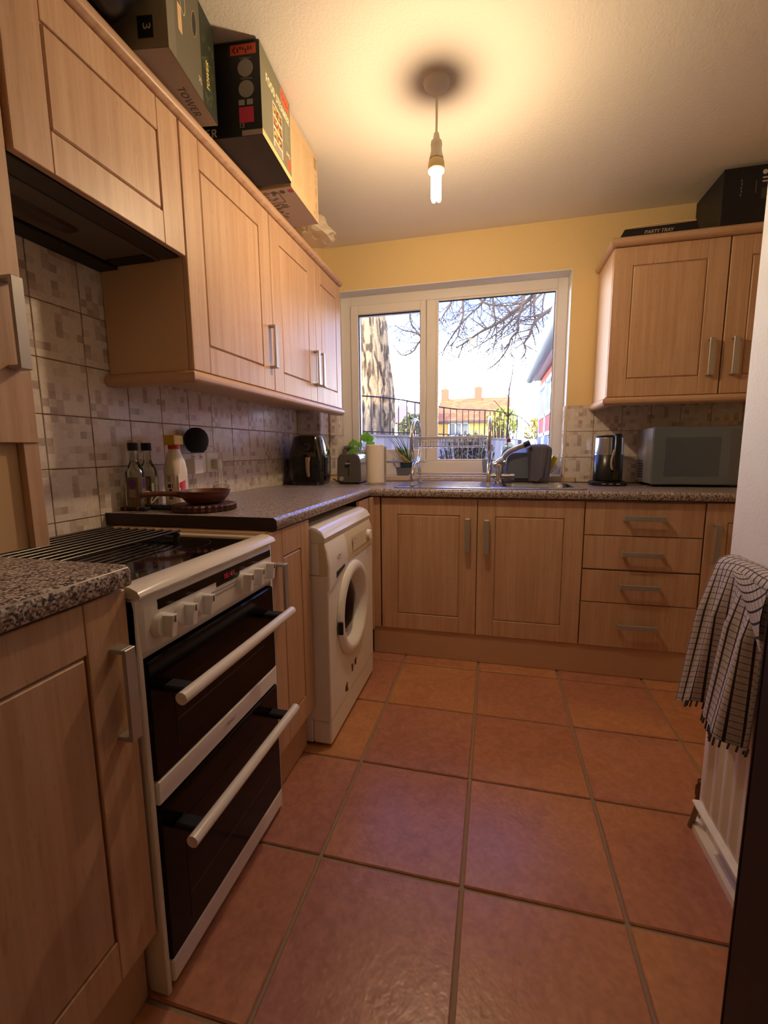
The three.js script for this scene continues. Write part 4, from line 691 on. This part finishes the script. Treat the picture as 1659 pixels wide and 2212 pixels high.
// washing-up bowl on its side with cloth
{
  const b = thing('washing_up_bowl', 'grey plastic washing-up bowl standing on its side behind the sink', 'bowl', [.752, WT + .0066, -.508]);
  obj('shell', loft([ring(.21, .15, .05, -.042, 5), ring(.25, .185, .05, .036, 5), ring(.262, .197, .05, .04, 5), ring(.242, .177, .05, .04, 5), ring(.2, .14, .045, -.034, 5)], { crease: .7 }).rotateX(-1.42).translate(0, .103, 0), std(0x6d747b, .45), b);
  const cl = thing('dish_cloth', 'dark blue grey cloth hung over the washing-up bowl', 'cloth', [.825, WT + .0066, -.508]);
  obj('cloth', grid(26, 30, (s, t) => { const L = t * .30 - .06, x = (s - .5) * .115, fold = .042 * (vnoise(s * 4.2 + .35 * t, t * 1.3, 99, 99, 23) - .5) + .008 * (vnoise(s * 13, t * 3, 99, 99, 24) - .5); let y, z; if (L < 0) { z = -.052 + fold * .2; y = .212 + L; } else if (L < .12) { const a = L / .12 * PI; z = -.0 - Math.cos(a) * .058 + .014 * (L / .12); y = .208 + Math.sin(a) * .012; } else { z = .09 + fold + (L - .12) * .03; y = .208 - (L - .12) * (1.42 + .3 * vnoise(s * 3, 2, 99, 99, 26)); } y -= .02 * Math.pow(Math.abs(2 * s - 1), 4) * (L > 0 ? 1 : 0); return [x * (1 + .16 * Math.sin(t * 3.4)), Math.max(.004 + .012 * vnoise(s * 5, 1, 99, 99, 25), y), z]; }), std(0x5a5867, .95, 0, { side: THREE.DoubleSide }), cl);
  const d = thing('soap_bottle', 'clear washing-up liquid bottle with red cap behind the tap', 'bottle', [.66, SY, -.625]);
  obj('bottle', loft([ring(.05, .04, .015, 0), ring(.075, .05, .02, .02), ring(.09, .055, .024, .13), ring(.085, .05, .022, .175), ring(.04, .034, .016, .198), ring(.026, .026, .0125, .206)], { crease: .9 }), new THREE.MeshPhysicalMaterial({ color: 0xe4f0e6, roughness: .08, transmission: .85, thickness: 0 }), d);
  obj('cap', [cyl(.0135, .0135, .018, 18).translate(0, .2155, 0), cyl(.006, .004, .012, 12).translate(0, .2305, 0)], std(0x8e2018, .4), d, 'dark red cap');
  const cu = thing('grey_cup', 'small grey cup beside the tap on the sill', 'cup', [.535, SY, -.62]);
  obj('cup', lathe([[0, 0], [.024, 0], [.034, .1], [.036, .102], [.033, .102], [.022, .006], [0, .006]], 24), std(0x8d9498, .5), cu);
  const sp = thing('sponge_packet', 'clear packet of yellow sponges leaning on the window reveal', 'packet', [.905, SY, -.595]);
  obj('sponge', rbox(.03, .115, .06, .008).rotateZ(-.42).translate(-.0, .067, .008), std(0xd9bf1c, .8), sp);
  const g0 = new THREE.IcosahedronGeometry(1, 3); g0.deleteAttribute('uv'); const P = g0.attributes.position; for (let i = 0; i < P.count; i++) { const x = P.getX(i), y = P.getY(i), z = P.getZ(i), k = .85 + .35 * vnoise(x * 4 + 9, y * 4 + z * 3 + 9, 99, 99, 17); P.setXYZ(i, x * .03 * k, y * .06 * k, z * .035 * k); } g0.deleteAttribute('normal');
  obj('wrapper', norm(g0).rotateZ(-.42).translate(.03, .071, 0), new THREE.MeshPhysicalMaterial({ color: 0xf2f0ec, roughness: .2, transmission: .75, thickness: 0, side: THREE.DoubleSide }), sp, 'clear crinkled wrapper');
}
// kettle
{
  const k = thing('kettle', 'black and steel electric kettle on its base beside the microwave', 'kettle', [1.178, T, -.40], .0);
  obj('base', loft([ring(.17, .17, .05, 0, 5), ring(.178, .178, .05, .006, 5), ring(.176, .176, .05, .018, 5), ring(.16, .16, .05, .024, 5)]), M.black, k);
  for (const x of [-.035, .0, .035]) obj('button', bx(x - .01, x + .01, .009, .014, .087, .0905, .001), M.steel, k);
  obj('body', lathe([[0, .0245], [.07, .0245], [.073, .03], [.072, .165], [.0, .165]], 40), std(0x0f1013, .25), k);
  obj('collar', lathe([[.0722, .165], [.0715, .17], [.0705, .252], [.069, .256], [0, .258]], 40), M.inox, k, 'brushed steel collar');
  obj('lid', lathe([[0, .2585], [.064, .2585], [.062, .266], [.02, .269], [0, .269]], 36), M.black, k);
  obj('handle', [loft([[.085, .098], [.12, .108], [.2, .112], [.262, .108], [.272, .096]].map(([y, z]) => ring(.03, .022, .009, y, 4, .018, z))), loft([[.266, .05], [.27, .112]].map(([y, z], i) => [[.003, y - .01, z], [.033, y - .01, z], [.033, y, z], [.003, y, z]]))], M.black, k);
  obj('water_window', [tube([[.012, .19, .0715], [.002, .15, .074], [.0, .11, .0745], [.008, .088, .0745], [.03, .09, .073]], .006, 20, 8)], std(0xa89a84, .3), k, 'pale curved water gauge');
}
// microwave
{
  const m = thing('microwave', 'silver grey microwave oven with a dark glass door', 'microwave', [1.362, T, -.3]);
  obj('body', bx(0, .46, .014, .303, -.26, -.019, .004), std(0xb5b8bd, .35, .5), m);
  const d = obj('door', bx(-.001, .462, .012, .304, -.0185, 0, .004), std(0x6b7480, .28, .2), m);
  obj('glass', bx(.055, .30, .055, .25, -.002, .0008, .0005), std(0x545c68, .18), d);
  obj('control_strip', bx(.34, .45, .03, .285, -.002, .0008, .0005), std(0x66696e, .3), d);
  const vents = []; for (let i = 0; i < 7; i++) for (let j = 0; j < 6; j++) vents.push(bx(-.0008, .001, .04 + i * .014, .047 + i * .014, -.22 + j * .013, -.213 + j * .013)); obj('vents', vents, M.blackMatt, m);
  obj('foot', [bx(.02, .06, 0, .0145, -.05, -.02, .002), bx(.4, .44, 0, .0145, -.05, -.02, .002), bx(.02, .44, 0, .0145, -.24, -.21, .002)], M.blackMatt, m);
}
// ───────────── radiator, towel, door ─────────────
{
  const r = thing('radiator', 'white ribbed panel radiator on the right-hand wall', 'radiator', [1.13, .16, .985]);
  const L = 1.0, H = .655, prof = []; const n = 22; for (let i = 0; i < n; i++) { const z = .03 + i * (L - .06) / n, p = (L - .06) / n; prof.push([z, .009], [z + p * .22, .0], [z + p * .6, .0], [z + p * .8, .009]); }
  const pts = [[.0, .012], [.012, .009], ...prof, [L - .012, .009], [L, .012]];
  obj('panel', loft([0, .012, .03, H - .03, H - .012, H].map((y, j) => { const k = j === 0 || j === 5 ? 1 : j === 1 || j === 4 ? .55 : 0; return [...pts.map(([z, x]) => [x * (1 - k) + .012 * k, y, z]), [.045, y, L], [.045, y, 0]]; }), { crease: .9 }), M.white, r);
  obj('bottom_lip', bx(-.006, .03, -.01, .0, .0, L, .003), M.white, r);
  for (const z of [.1, .8]) obj('bracket', bx(.045, .069, .1, .5, z, z + .04), M.white, r);
  const v = thing('radiator_valve', 'small brass radiator valve with copper pipe at the floor', 'valve', [1.165, 0, .955]);
  obj('pipe', [rod([0, .0, -.06], [0, .12, -.02], .0075, 10), rod([0, .15, -.01], [0, .175, .03], .008, 10)], std(0x8a7a66, .5, .4), v);
  obj('valve', lathe([[0, .115], [.014, .115], [.014, .13], [.011, .135], [.016, .14], [.016, .165], [.012, .17], [.012, .185], [0, .188]], 16).translate(0, .0, -.012), std(0x6b5a3e, .35, .8), v, 'tarnished brass valve');
}
const checkTex = print(512, 512, (g, W, h) => { g.fillStyle = '#b9afaa'; g.fillRect(0, 0, W, h); for (let i = 0; i < 4000; i++) { g.fillStyle = hash(i, 1, 1) > .5 ? '#ccc4be' : '#a49a95'; g.fillRect(W * hash(i, 2, 2), h * hash(i, 3, 3), 4, 3); } g.fillStyle = '#2b2128'; for (let i = 0; i < 8; i++) g.fillRect(i * 64 + 6, 0, 13, h); g.globalAlpha = .6; for (let i = 0; i < 16; i++) g.fillRect(0, i * 32 + 4, W, 4); });
checkTex.wrapS = checkTex.wrapT = THREE.RepeatWrapping;
{
  const t = thing('tea_towel', 'checked white and dark tea towel hung over the radiator', 'towel', [0, 0, 0]);
  const ct = checkTex.clone(); ct.repeat.set(1.75, 2.4); ct.needsUpdate = true;
  const mat = std(0xffffff, .95, 0, { map: ct, side: THREE.DoubleSide });
  const front = (s, u) => { // s 0..1 along z, u 0..1 from wall side over the top and down the front
    const z = 1.0 + .25 * s, top = .825; let x, y;
    const drop = .385 - .06 * s - .02 * Math.sin(s * 5), tot = .16 + .055 + drop, l = u * tot;
    if (l < .16) { x = 1.188; y = top - .16 + l; } else if (l < .215) { const a = (l - .16) / .055 * PI; x = 1.1555 + Math.cos(a) * .0335; y = top + Math.sin(a) * .022; }
    else { const q = (l - .215) / drop; x = 1.12 - .006 * q - .022 * q * (1 + Math.sin(s * 11 + .6)) - .009 * (1 + Math.sin(s * 24 + 1 + q)) * Math.min(1, q * 3); y = top - (l - .215); return [x, y, z - .022 * q * (1 - s) + .012 * q * Math.sin(s * 9 + 1)]; }
    return [x, y, z];
  };
  obj('cloth', grid(60, 80, front), mat, t);
  const fr = []; for (let i = 0; i < 26; i++) { const s = .15 + i * .032, p = front(Math.min(1, s), 1); fr.push(rod([p[0], p[1] + .002, p[2]], [p[0] - .003, p[1] - .012 - .006 * hash(i, 1, 1), p[2] + .003 * (hash(i, 2, 1) - .5)], .0022, 5)); } obj('fringe', fr, std(0x4a4146, .95), t);
  const c2 = checkTex.clone(); c2.repeat.set(.9, .6); c2.rotation = .75; c2.needsUpdate = true;
  obj('folded_corner', grid(16, 16, (s, u) => { const z = 1.115 + .13 * s + .02 * u, y = .825 + .012 - .15 * u * (s * .9 + .1) - .012 * s; return [1.112 - .012 * Math.sin(u * 3) - .006 * s, y, z]; }), std(0xffffff, .95, 0, { map: c2, side: THREE.DoubleSide }), t, 'folded over corner of the towel');
}
{
  const d = thing('door_1', 'dark brown wooden door standing open beside the radiator', 'door', [1.030, .006, 2.612], Q + .066);
  d.userData.kind = 'structure'; delete d.userData.category;
  const dm = std(0x1d0d0a, .55);
  obj('leaf', bx(0, 1.05, 0, 2.03, -.02, .02, .003), dm, d);
  obj('edge_strip', bx(1.05, 1.054, 0, 2.03, -.02, .02, .001), dm, d);
}

// ───────────── garden ─────────────
struct('ground_garden', [bx(-40, 40, -.4, -.2, -60, -.9)], std(0x6d6b45, .95));
// board wall with railing, receding to the right
{
  const A = [-.95, -2.45], B = [1.18, -6.45], dx = B[0] - A[0], dz = B[1] - A[1], L = Math.hypot(dx, dz), ang = Math.atan2(-dz, dx);
  const f = thing('board_fence', 'grey weathered board fence across the garden below the railing', 'fence', [A[0], -.2, A[1]], ang);
  const boardMats = [0xc2c4c2, 0xb0b3b2, 0xcfcec8].map((c) => std(c, .9));
  const nb = 40; for (let i = 0; i < nb; i++) { const x0 = -.9 + i * (L + 1.2) / nb; const m = obj('board', cbox((L + 1.2) / nb - .008, 1.46, .02, .003), boardMats[i % 3], f); m.position.set(x0 + (L + 1.2) / nb / 2, .73 + .008 * hash(i, 1, 1), 0); }
  obj('capping', bx(-.9, L + .3, 1.465, 1.49, -.03, .03, .004), std(0xa9a89f, .9), f);
  for (let i = 0; i < 4; i++) obj('post', bx(-.4 + i * 1.5, -.3 + i * 1.5, 0, 1.463, .012, .07, .004), std(0x8d8c84, .9), f);
  const r = thing('railing', 'black iron railing with thin upright bars above the board fence', 'railing', [A[0], 1.2905, A[1]], ang);
  const iron = std(0x2a2422, .6), topY = (s) => .41 + .02 * Math.sin(s * 2.4) - (s > 4.1 ? (s - 4.1) * .3 : 0);
  for (let i = 0; i < 29; i++) { const s = i * L / 28 + (i > 26 ? .0 : 0); obj('bar', rod([s, 0, 0], [s, topY(s), 0], i % 7 === 4 ? .011 : .0065, 6), iron, r); }
  obj('top_rail', tube([...Array(14)].map((_, i) => { const s = -.8 + i * (L + .85) / 13; return [s, topY(s), 0]; }), .009, 40, 6), iron, r);
  obj('bottom_rail', rod([-.8, .03, 0], [L, .03, 0], .007, 6), iron, r);
}
// big tree: bark trunk, limb, hanging branches
const barkTex = tex(256, 512, (u, v) => { const n = vnoise(u * 64 + 2.4 * vnoise(u * 16, v * 9, 16, 9, 3), v * 11, 64, 11, 1), m = vnoise(u * 110, v * 90, 110, 90, 2); const k = Math.max(.1, Math.min(1, (n - .3) * 4)); return [62 + 92 * k + 34 * (m - .5), 52 + 80 * k + 30 * (m - .5), 36 + 58 * k + 24 * (m - .5)]; }, 1, 1);
const twigMat = std(0x3e352e, .9);
{
  const t = thing('bare_tree', 'large leafless tree with a thick ridged trunk in the garden', 'tree', [0, 0, 0]);
  const cen = [[-1.95, -.25, .52], [-1.93, .6, .44], [-1.9, 1.4, .38], [-1.85, 2.2, .33], [-1.93, 3.0, .31], [-2.02, 3.9, .33], [-2.05, 4.6, .34], [-2.0, 5.6, .32], [-1.8, 6.6, .28]];
  const nA = 176, rings = []; const curve = new THREE.CatmullRomCurve3(cen.map(([x, y, r]) => V3(x, y, r)));
  for (let j = 0; j <= 150; j++) { const p = curve.getPoint(j / 150), o = []; for (let i = 0; i < nA; i++) { const a = i / nA * 2 * PI; const tw = p.y * .35; const n = vnoise((i / nA) * 46 + 1.8 * vnoise(i / nA * 12, p.y * 1.8, 12, 99, 4), p.y * 2.0, 46, 99, 6), n2 = vnoise(i / nA * 80, p.y * 12, 80, 199, 7); const rr = p.z * (1 + .05 * Math.cos(3 * a + tw)) + .034 * Math.max(0, Math.min(1, (n - .34) * 4)) + n2 * .01; o.push([p.x + Math.cos(a) * rr, p.y, -7 + Math.sin(a) * rr]); } rings.push(o); }
  const g = loft(rings, { crease: 1.1, cap0: false }); { const P = g.attributes.position, u = g.attributes.uv; for (let i = 0; i < P.count; i++) u.setXY(i, Math.atan2(P.getZ(i) + 7, P.getX(i) + 1.93) / (2 * PI) * 1.0, P.getY(i) * .55); }
  obj('trunk', g, std(0xffffff, .95, 0, { map: barkTex }), t, 'thick ridged bark trunk');
  const limb = obj('limb', tube([[-1.85, 5.9, -7], [-.6, 6.5, -6.9], [.9, 6.2, -6.6], [2.4, 5.6, -6.8], [3.2, 5.2, -6.9]], .15, 40, 10), twigMat, t);
  obj('limb', tube([[-1.95, 5.2, -6.95], [-2.6, 6.3, -5.9], [-3.4, 7.0, -4.9]], .2, 20, 10), twigMat, t);
  seed = 91;
  // a branch from a polyline of [u-like x, y] points on a plane of depth z with recursive twigs
  const out = []; let twigs = 0;
  function bough(pts, r0, depth) {
    const P = pts.map((p) => V3(...p)), c = new THREE.CatmullRomCurve3(P), len = c.getLength(), n = Math.max(4, Math.round(len / .12));
    const k = depth === 0 ? 6 : depth === 1 ? 4 : 3, rings = []; let prev = null;
    for (let i = 0; i <= n; i++) { const p = c.getPoint(i / n), tg = c.getTangent(i / n), a = V3(0, 0, 1).cross(tg).normalize(), b = tg.clone().cross(a), r = Math.max(.0048, r0 * 1.35 * (1 - .75 * i / n)), o = []; for (let q = 0; q < k; q++) { const w = q / k * 2 * PI; o.push([p.x + (a.x * Math.cos(w) + b.x * Math.sin(w)) * r, p.y + (a.y * Math.cos(w) + b.y * Math.sin(w)) * r, p.z + (a.z * Math.cos(w) + b.z * Math.sin(w)) * r]); } rings.push(o); }
    out.push(loft(rings, { cap0: false, cap1: false, crease: 3 }));
    if (depth >= 3 || twigs > 2600) return;
    const m = Math.round(len * (depth === 0 ? 7 : depth === 1 ? 8 : 6));
    for (let i = 0; i < m; i++) { twigs++; const s = .12 + .86 * (i + rnd()) / m, p = c.getPoint(s), tg = c.getTangent(s), side = rnd() < .5 ? -1 : 1, an = rr_(.4, 1.1) * side, L = len * rr_(.16, .34) * (1 - .5 * s) + .06; let d = V3(tg.x * Math.cos(an) - tg.y * Math.sin(an), tg.x * Math.sin(an) + tg.y * Math.cos(an), tg.z + rr_(-.45, .45)).normalize(); const q = [[p.x, p.y, p.z]]; for (let e = 1; e <= 3; e++) { d.x += rr_(-.3, .3); d.y += rr_(-.3, .22); d.normalize(); const w = V3(...q[e - 1]).addScaledVector(d, L / 3); q.push([w.x, w.y, w.z]); } bough(q, r0 * (1 - .7 * s) * .5, depth + 1); }
  }
  const cp = camera.position, R = new THREE.Matrix4().makeRotationFromEuler(camera.rotation), px = (u, v, z) => { const d = V3((u - 829.5) / 957.783, -(v - 1106) / 957.783, -1).applyMatrix4(R); const k = (z - cp.z) / d.z; return [cp.x + d.x * k, cp.y + d.y * k, z]; };
  const B = [
    [[[1015, 560, -6.6], [1000, 650, -6.3], [1000, 682, -6.2], [993, 705, -6.2], [988, 728, -6.1], [972, 748, -6.1]], .022],
    [[[1150, 560, -6.4], [1131, 640, -6.2], [1127, 668, -6.2], [1117, 690, -6.1], [1119, 715, -6.1], [1104, 730, -6.1], [1098, 750, -6.1], [1072, 785, -6.0], [1050, 800, -6]], .026],
    [[[1300, 600, -6.1], [1200, 662, -6.0], [1165, 686, -6.0], [1150, 705, -5.9], [1143, 725, -5.9], [1132, 742, -5.9], [1136, 757, -5.9], [1126, 775, -5.8]], .03],
    [[[1240, 540, -6.3], [1150, 640, -6.4], [1110, 672, -6.5], [1072, 700, -6.5], [1040, 716, -6.6], [1008, 738, -6.6], [985, 752, -6.6]], .034],
    [[[1180, 540, -6.5], [1155, 640, -6.3], [1154, 672, -6.2], [1158, 700, -6.2], [1165, 720, -6.2]], .024],
    [[[1060, 560, -6.7], [1064, 640, -6.6], [1068, 680, -6.6], [1073, 715, -6.5], [1068, 745, -6.5], [1060, 775, -6.5]], .018],
    [[[960, 560, -6.8], [975, 652, -6.5], [958, 680, -6.5], [950, 700, -6.4]], .022],
    [[[1000, 540, -6.9], [1040, 650, -6.7], [1100, 660, -6.7], [1140, 648, -6.6]], .022],
    [[[1210, 560, -6.2], [1175, 640, -6.1], [1172, 690, -6.1], [1180, 730, -6.1]], .016],
    [[[1090, 550, -7.2], [1045, 650, -7.0], [1005, 690, -7.0], [965, 745, -7], [955, 770, -7]], .02],
    [[[945, 700, -6.6], [915, 727, -6.5], [896, 718, -6.4], [870, 713, -6.4], [852, 702, -6.3]], .018],
    [[[950, 690, -6.8], [912, 733, -6.6], [901, 745, -6.6], [895, 757, -6.6], [873, 768, -6.5], [862, 763, -6.5], [850, 745, -6.5]], .018],
    [[[940, 600, -6.9], [885, 680, -6.6], [896, 712, -6.6], [912, 722, -6.5]], .016],
    [[[1185, 620, -7.4], [1120, 680, -7.2], [1060, 730, -7.2], [1010, 760, -7.2]], .02],
  ];
  for (const [pp, r] of B) { out.length = 0; bough(pp.map(([u, v, z]) => px(u, v, z - .7)), r, 0); obj('branch', out.slice(), twigMat, t); }
  // sapling by the railing
  const s = thing('sapling', 'thin leafless sapling standing up against the sky behind the railing', 'tree', [0, 0, 0]);
  out.length = 0; twigs = 9999; bough([[.73, -.2, -3.9], [.735, 1.3, -3.55], [.735, 1.8, -3.5], [.765, 2.0, -3.5], [.782, 2.26, -3.5]], .013, 3); obj('stem', out.slice(), twigMat, s);
  for (const b of [[[.735, 1.74, -3.5], [.66, 1.79, -3.48], [.58, 1.86, -3.46]], [[.735, 1.5, -3.52], [.65, 1.6, -3.5], [.56, 1.7, -3.48]], [[.735, 1.5, -3.52], [.83, 1.63, -3.5], [.96, 1.76, -3.48]], [[.737, 1.82, -3.5], [.70, 1.87, -3.5]]]) { out.length = 0; bough(b, .006, 3); obj('twig', out.slice(), twigMat, s); }
}
// houses beyond
const roofTex = tex(256, 256, (u, v) => { const row = Math.floor(v * 16), f = v * 16 - row, col = Math.floor(u * 16 + (row % 2) * .5), n = hash(((col % 16) + 16) % 16, row, 3); const k = f < .16 ? .55 : 1; return [(172 + n * 40) * k, (98 + n * 28) * k, (42 + n * 18) * k]; }, 4, 4);
const roofM = std(0xffffff, .85, 0, { map: roofTex }), chim = std(0x7a4d34, .9);
{
  const h = thing('house', 'low yellow house with an orange tiled roof and two chimneys', 'house', [0, -.2, -23]);
  obj('wall', bx(-2.62, 1.3, 0, 2.9, -6, 0), std(0xb08c4a, .9), h);
  obj('roof', loft([[[-2.7, 2.85, .4], [-2.7, 4.4, -3], [-2.7, 2.85, -6.4]], [[1.42, 2.85, .4], [1.42, 4.4, -3], [1.42, 2.85, -6.4]]], { crease: .3 }), roofM, h, 'orange tiled roof');
  for (const [x, y] of [[-2.45, 4.95], [-.45, 5.0]]) { const c = obj('chimney', bx(x - .22, x + .22, 3.7, y, -3.2, -2.7, .02), chim, h); obj('chimney_pot', cyl(.1, .08, .3, 10).translate(x, y + .15, -2.95), std(0xc0764a, .8), c); }
  obj('gutter', bx(-2.7, 1.42, 2.74, 2.86, .36, .46), std(0x3a322e, .7), h);
  const w = obj('window', [bx(-1.95, -.8, 2.05, 2.12, 0, .06), bx(-1.95, -.8, 2.72, 2.8, 0, .06), bx(-1.95, -1.87, 2.05, 2.8, 0, .06), bx(-.88, -.8, 2.05, 2.8, 0, .06), bx(-1.58, -1.5, 2.05, 2.8, 0, .06), bx(-1.24, -1.16, 2.05, 2.8, 0, .06)], std(0xf0f0ee, .5), h, 'white framed window'); obj('pane', bx(-1.9, -.85, 2.1, 2.75, .001, .02), std(0x5c6468, .15), w);
  // gabled house behind the trunk and the red brick house at the far left
  const k = thing('house', 'brown roofed house with a white sloping verge behind the big tree', 'house', [0, -.2, -20]);
  obj('wall', bx(-4.2, -3.0, 0, 2.7, -5, 0), std(0xb9a58c, .9), k);
  obj('roof', loft([[[-4.5, 2.65, .3], [-4.5, 3.95, -2.4], [-4.5, 2.65, -5.3]], [[-2.78, 2.65, .3], [-2.78, 3.95, -2.4], [-2.78, 2.65, -5.3]]], { crease: .3 }), std(0x8e7a66, .9), k);
  obj('verge', rod([-3.9, 3.9, .35], [-3.0, 2.7, .4], .06, 6), std(0xf0ede6, .6), k, 'white verge board');
  const b = thing('house', 'red brick house with a dark roof at the edge of the window', 'house', [-5.9, -.2, -18.5]);
  obj('wall', bx(-1.5, .55, 0, 2.75, -4, 0), std(0x9c4a44, .9), b); obj('roof', loft([[[-1.8, 2.7, .3], [-1.8, 4.0, -2], [-1.8, 2.7, -4.3]], [[.8, 2.7, .3], [.5, 4.0, -2], [.8, 2.7, -4.3]]], { crease: .3 }), std(0x4e5661, .85), b);
  const bw = obj('window', bx(.0, .3, 1.5, 2.3, 0, .05), std(0xf0f0ee, .5), b); obj('pane', bx(.04, .26, 1.55, 2.25, .05, .056), std(0x6c7478, .15), bw);
}
// extension of the house on the right, with gutter and windows
{
  const e = thing('house_extension', 'rear extension with grey roof edge, gutter and white windows beside the garden', 'building', [1.3, -.2, -.92]);
  obj('wall', [bx(0, .2, 0, 1.0, -4.9, 0), bx(0, .2, 1.55, 1.78, -4.9, 0), bx(0, .2, 2.3, 2.5, -4.9, 0), bx(0, .2, 1.0, 2.4, -.9, 0)], std(0xa8584c, .85), e);
  obj('back_wall', bx(.1, .2, .9, 2.4, -4.9, -.9), std(0xc9d6e0, .5), e);
  for (let i = 0; i < 4; i++) { const z1 = -.9 - i * 1.0, z0 = z1 - 1.0; const w = obj('window', [bx(-.02, .05, 1.0, 1.06, z0, z1), bx(-.02, .05, 1.5, 1.55, z0, z1), bx(-.02, .05, 1.78, 1.83, z0, z1), bx(-.02, .05, 2.25, 2.3, z0, z1), bx(-.02, .05, 1.0, 2.3, z0, z0 + .06), bx(-.02, .05, 1.0, 2.3, z1 - .05, z1)], std(0xe9eef2, .4), e, 'white window frame'); obj('pane', [bx(.01, .02, 1.06, 1.5, z0 + .06, z1 - .05), bx(.01, .02, 1.83, 2.25, z0 + .06, z1 - .05)], std(0x9fb4c4, .08, .3), w); }
  obj('soffit', bx(-.2, .3, 2.46, 2.5, -5.1, .0), std(0xdfe6ea, .6), e);
  obj('gutter', [cyl(.075, .075, 5.1, 14).rotateX(Q).translate(-.16, 2.5, -2.55)], std(0x868d92, .6), e, 'grey gutter');
  obj('roof', loft([[[-.2, 2.5, -5.15], [1.6, 3.5, -5.15], [1.6, 2.5, -5.15]], [[-.2, 2.5, .0], [1.6, 3.5, .0], [1.6, 2.5, .0]]], { crease: .3 }), std(0x7d8286, .85), e);
  obj('ridge_roll', rod([-.14, 2.58, -2.6], [-.14, 2.58, -.2], .1, 12), std(0x8d949a, .7), e);
}
// shrubs
seed = 55;
function shrub(label, x, y, z, r, n, col, lf = 1) {
  const s = thing('shrub', label, 'shrub', [x, -.2, z], 0, 'shrubs along the board fence'); const st = [], lv = [];
  for (let i = 0; i < n; i++) { const a = rr_(0, 6.3), e = rr_(-.6, 1.3), R2 = r * Math.cbrt(rr_(.15, 1)), p = [Math.cos(a) * Math.cos(e) * R2, y + .2 + Math.sin(e) * R2, Math.sin(a) * Math.cos(e) * R2]; if (i % 9 === 0) st.push(rod([0, 0, 0], p, .007, 4)); const g = plane(rr_(.03, .06) * lf, rr_(.06, .12) * lf); g.rotateX(rr_(-1.4, 1.4)); g.rotateY(rr_(0, 6)); g.rotateZ(rr_(-1, 1)); g.translate(...p); lv.push(g); }
  obj('stems', st, twigMat, s); const f = obj('foliage', lv, new THREE.MeshPhysicalMaterial({ color: col, roughness: .7, transmission: .3, thickness: 0, side: THREE.DoubleSide }), s); f.userData.kind = 'stuff';
}
shrub('sunlit yellow green bush behind the railing by the yellow house', .74, 1.66, -7.9, .36, 330, 0xa9ab4a);
shrub('grey green leafy bush in front of the board fence', .25, .98, -3.3, .36, 900, 0x8a9270, .38);
shrub('yellow bush beside the house extension', 1.55, 1.45, -8.0, .36, 300, 0xa89a3a);
shrub('small olive bush between tree and window post', -.9, 1.42, -6.4, .4, 420, 0x8a8a48);

scene.traverse((o) => { if (o.isMesh) { o.castShadow = true; o.receiveShadow = true; } });
renderer.render(scene, camera);
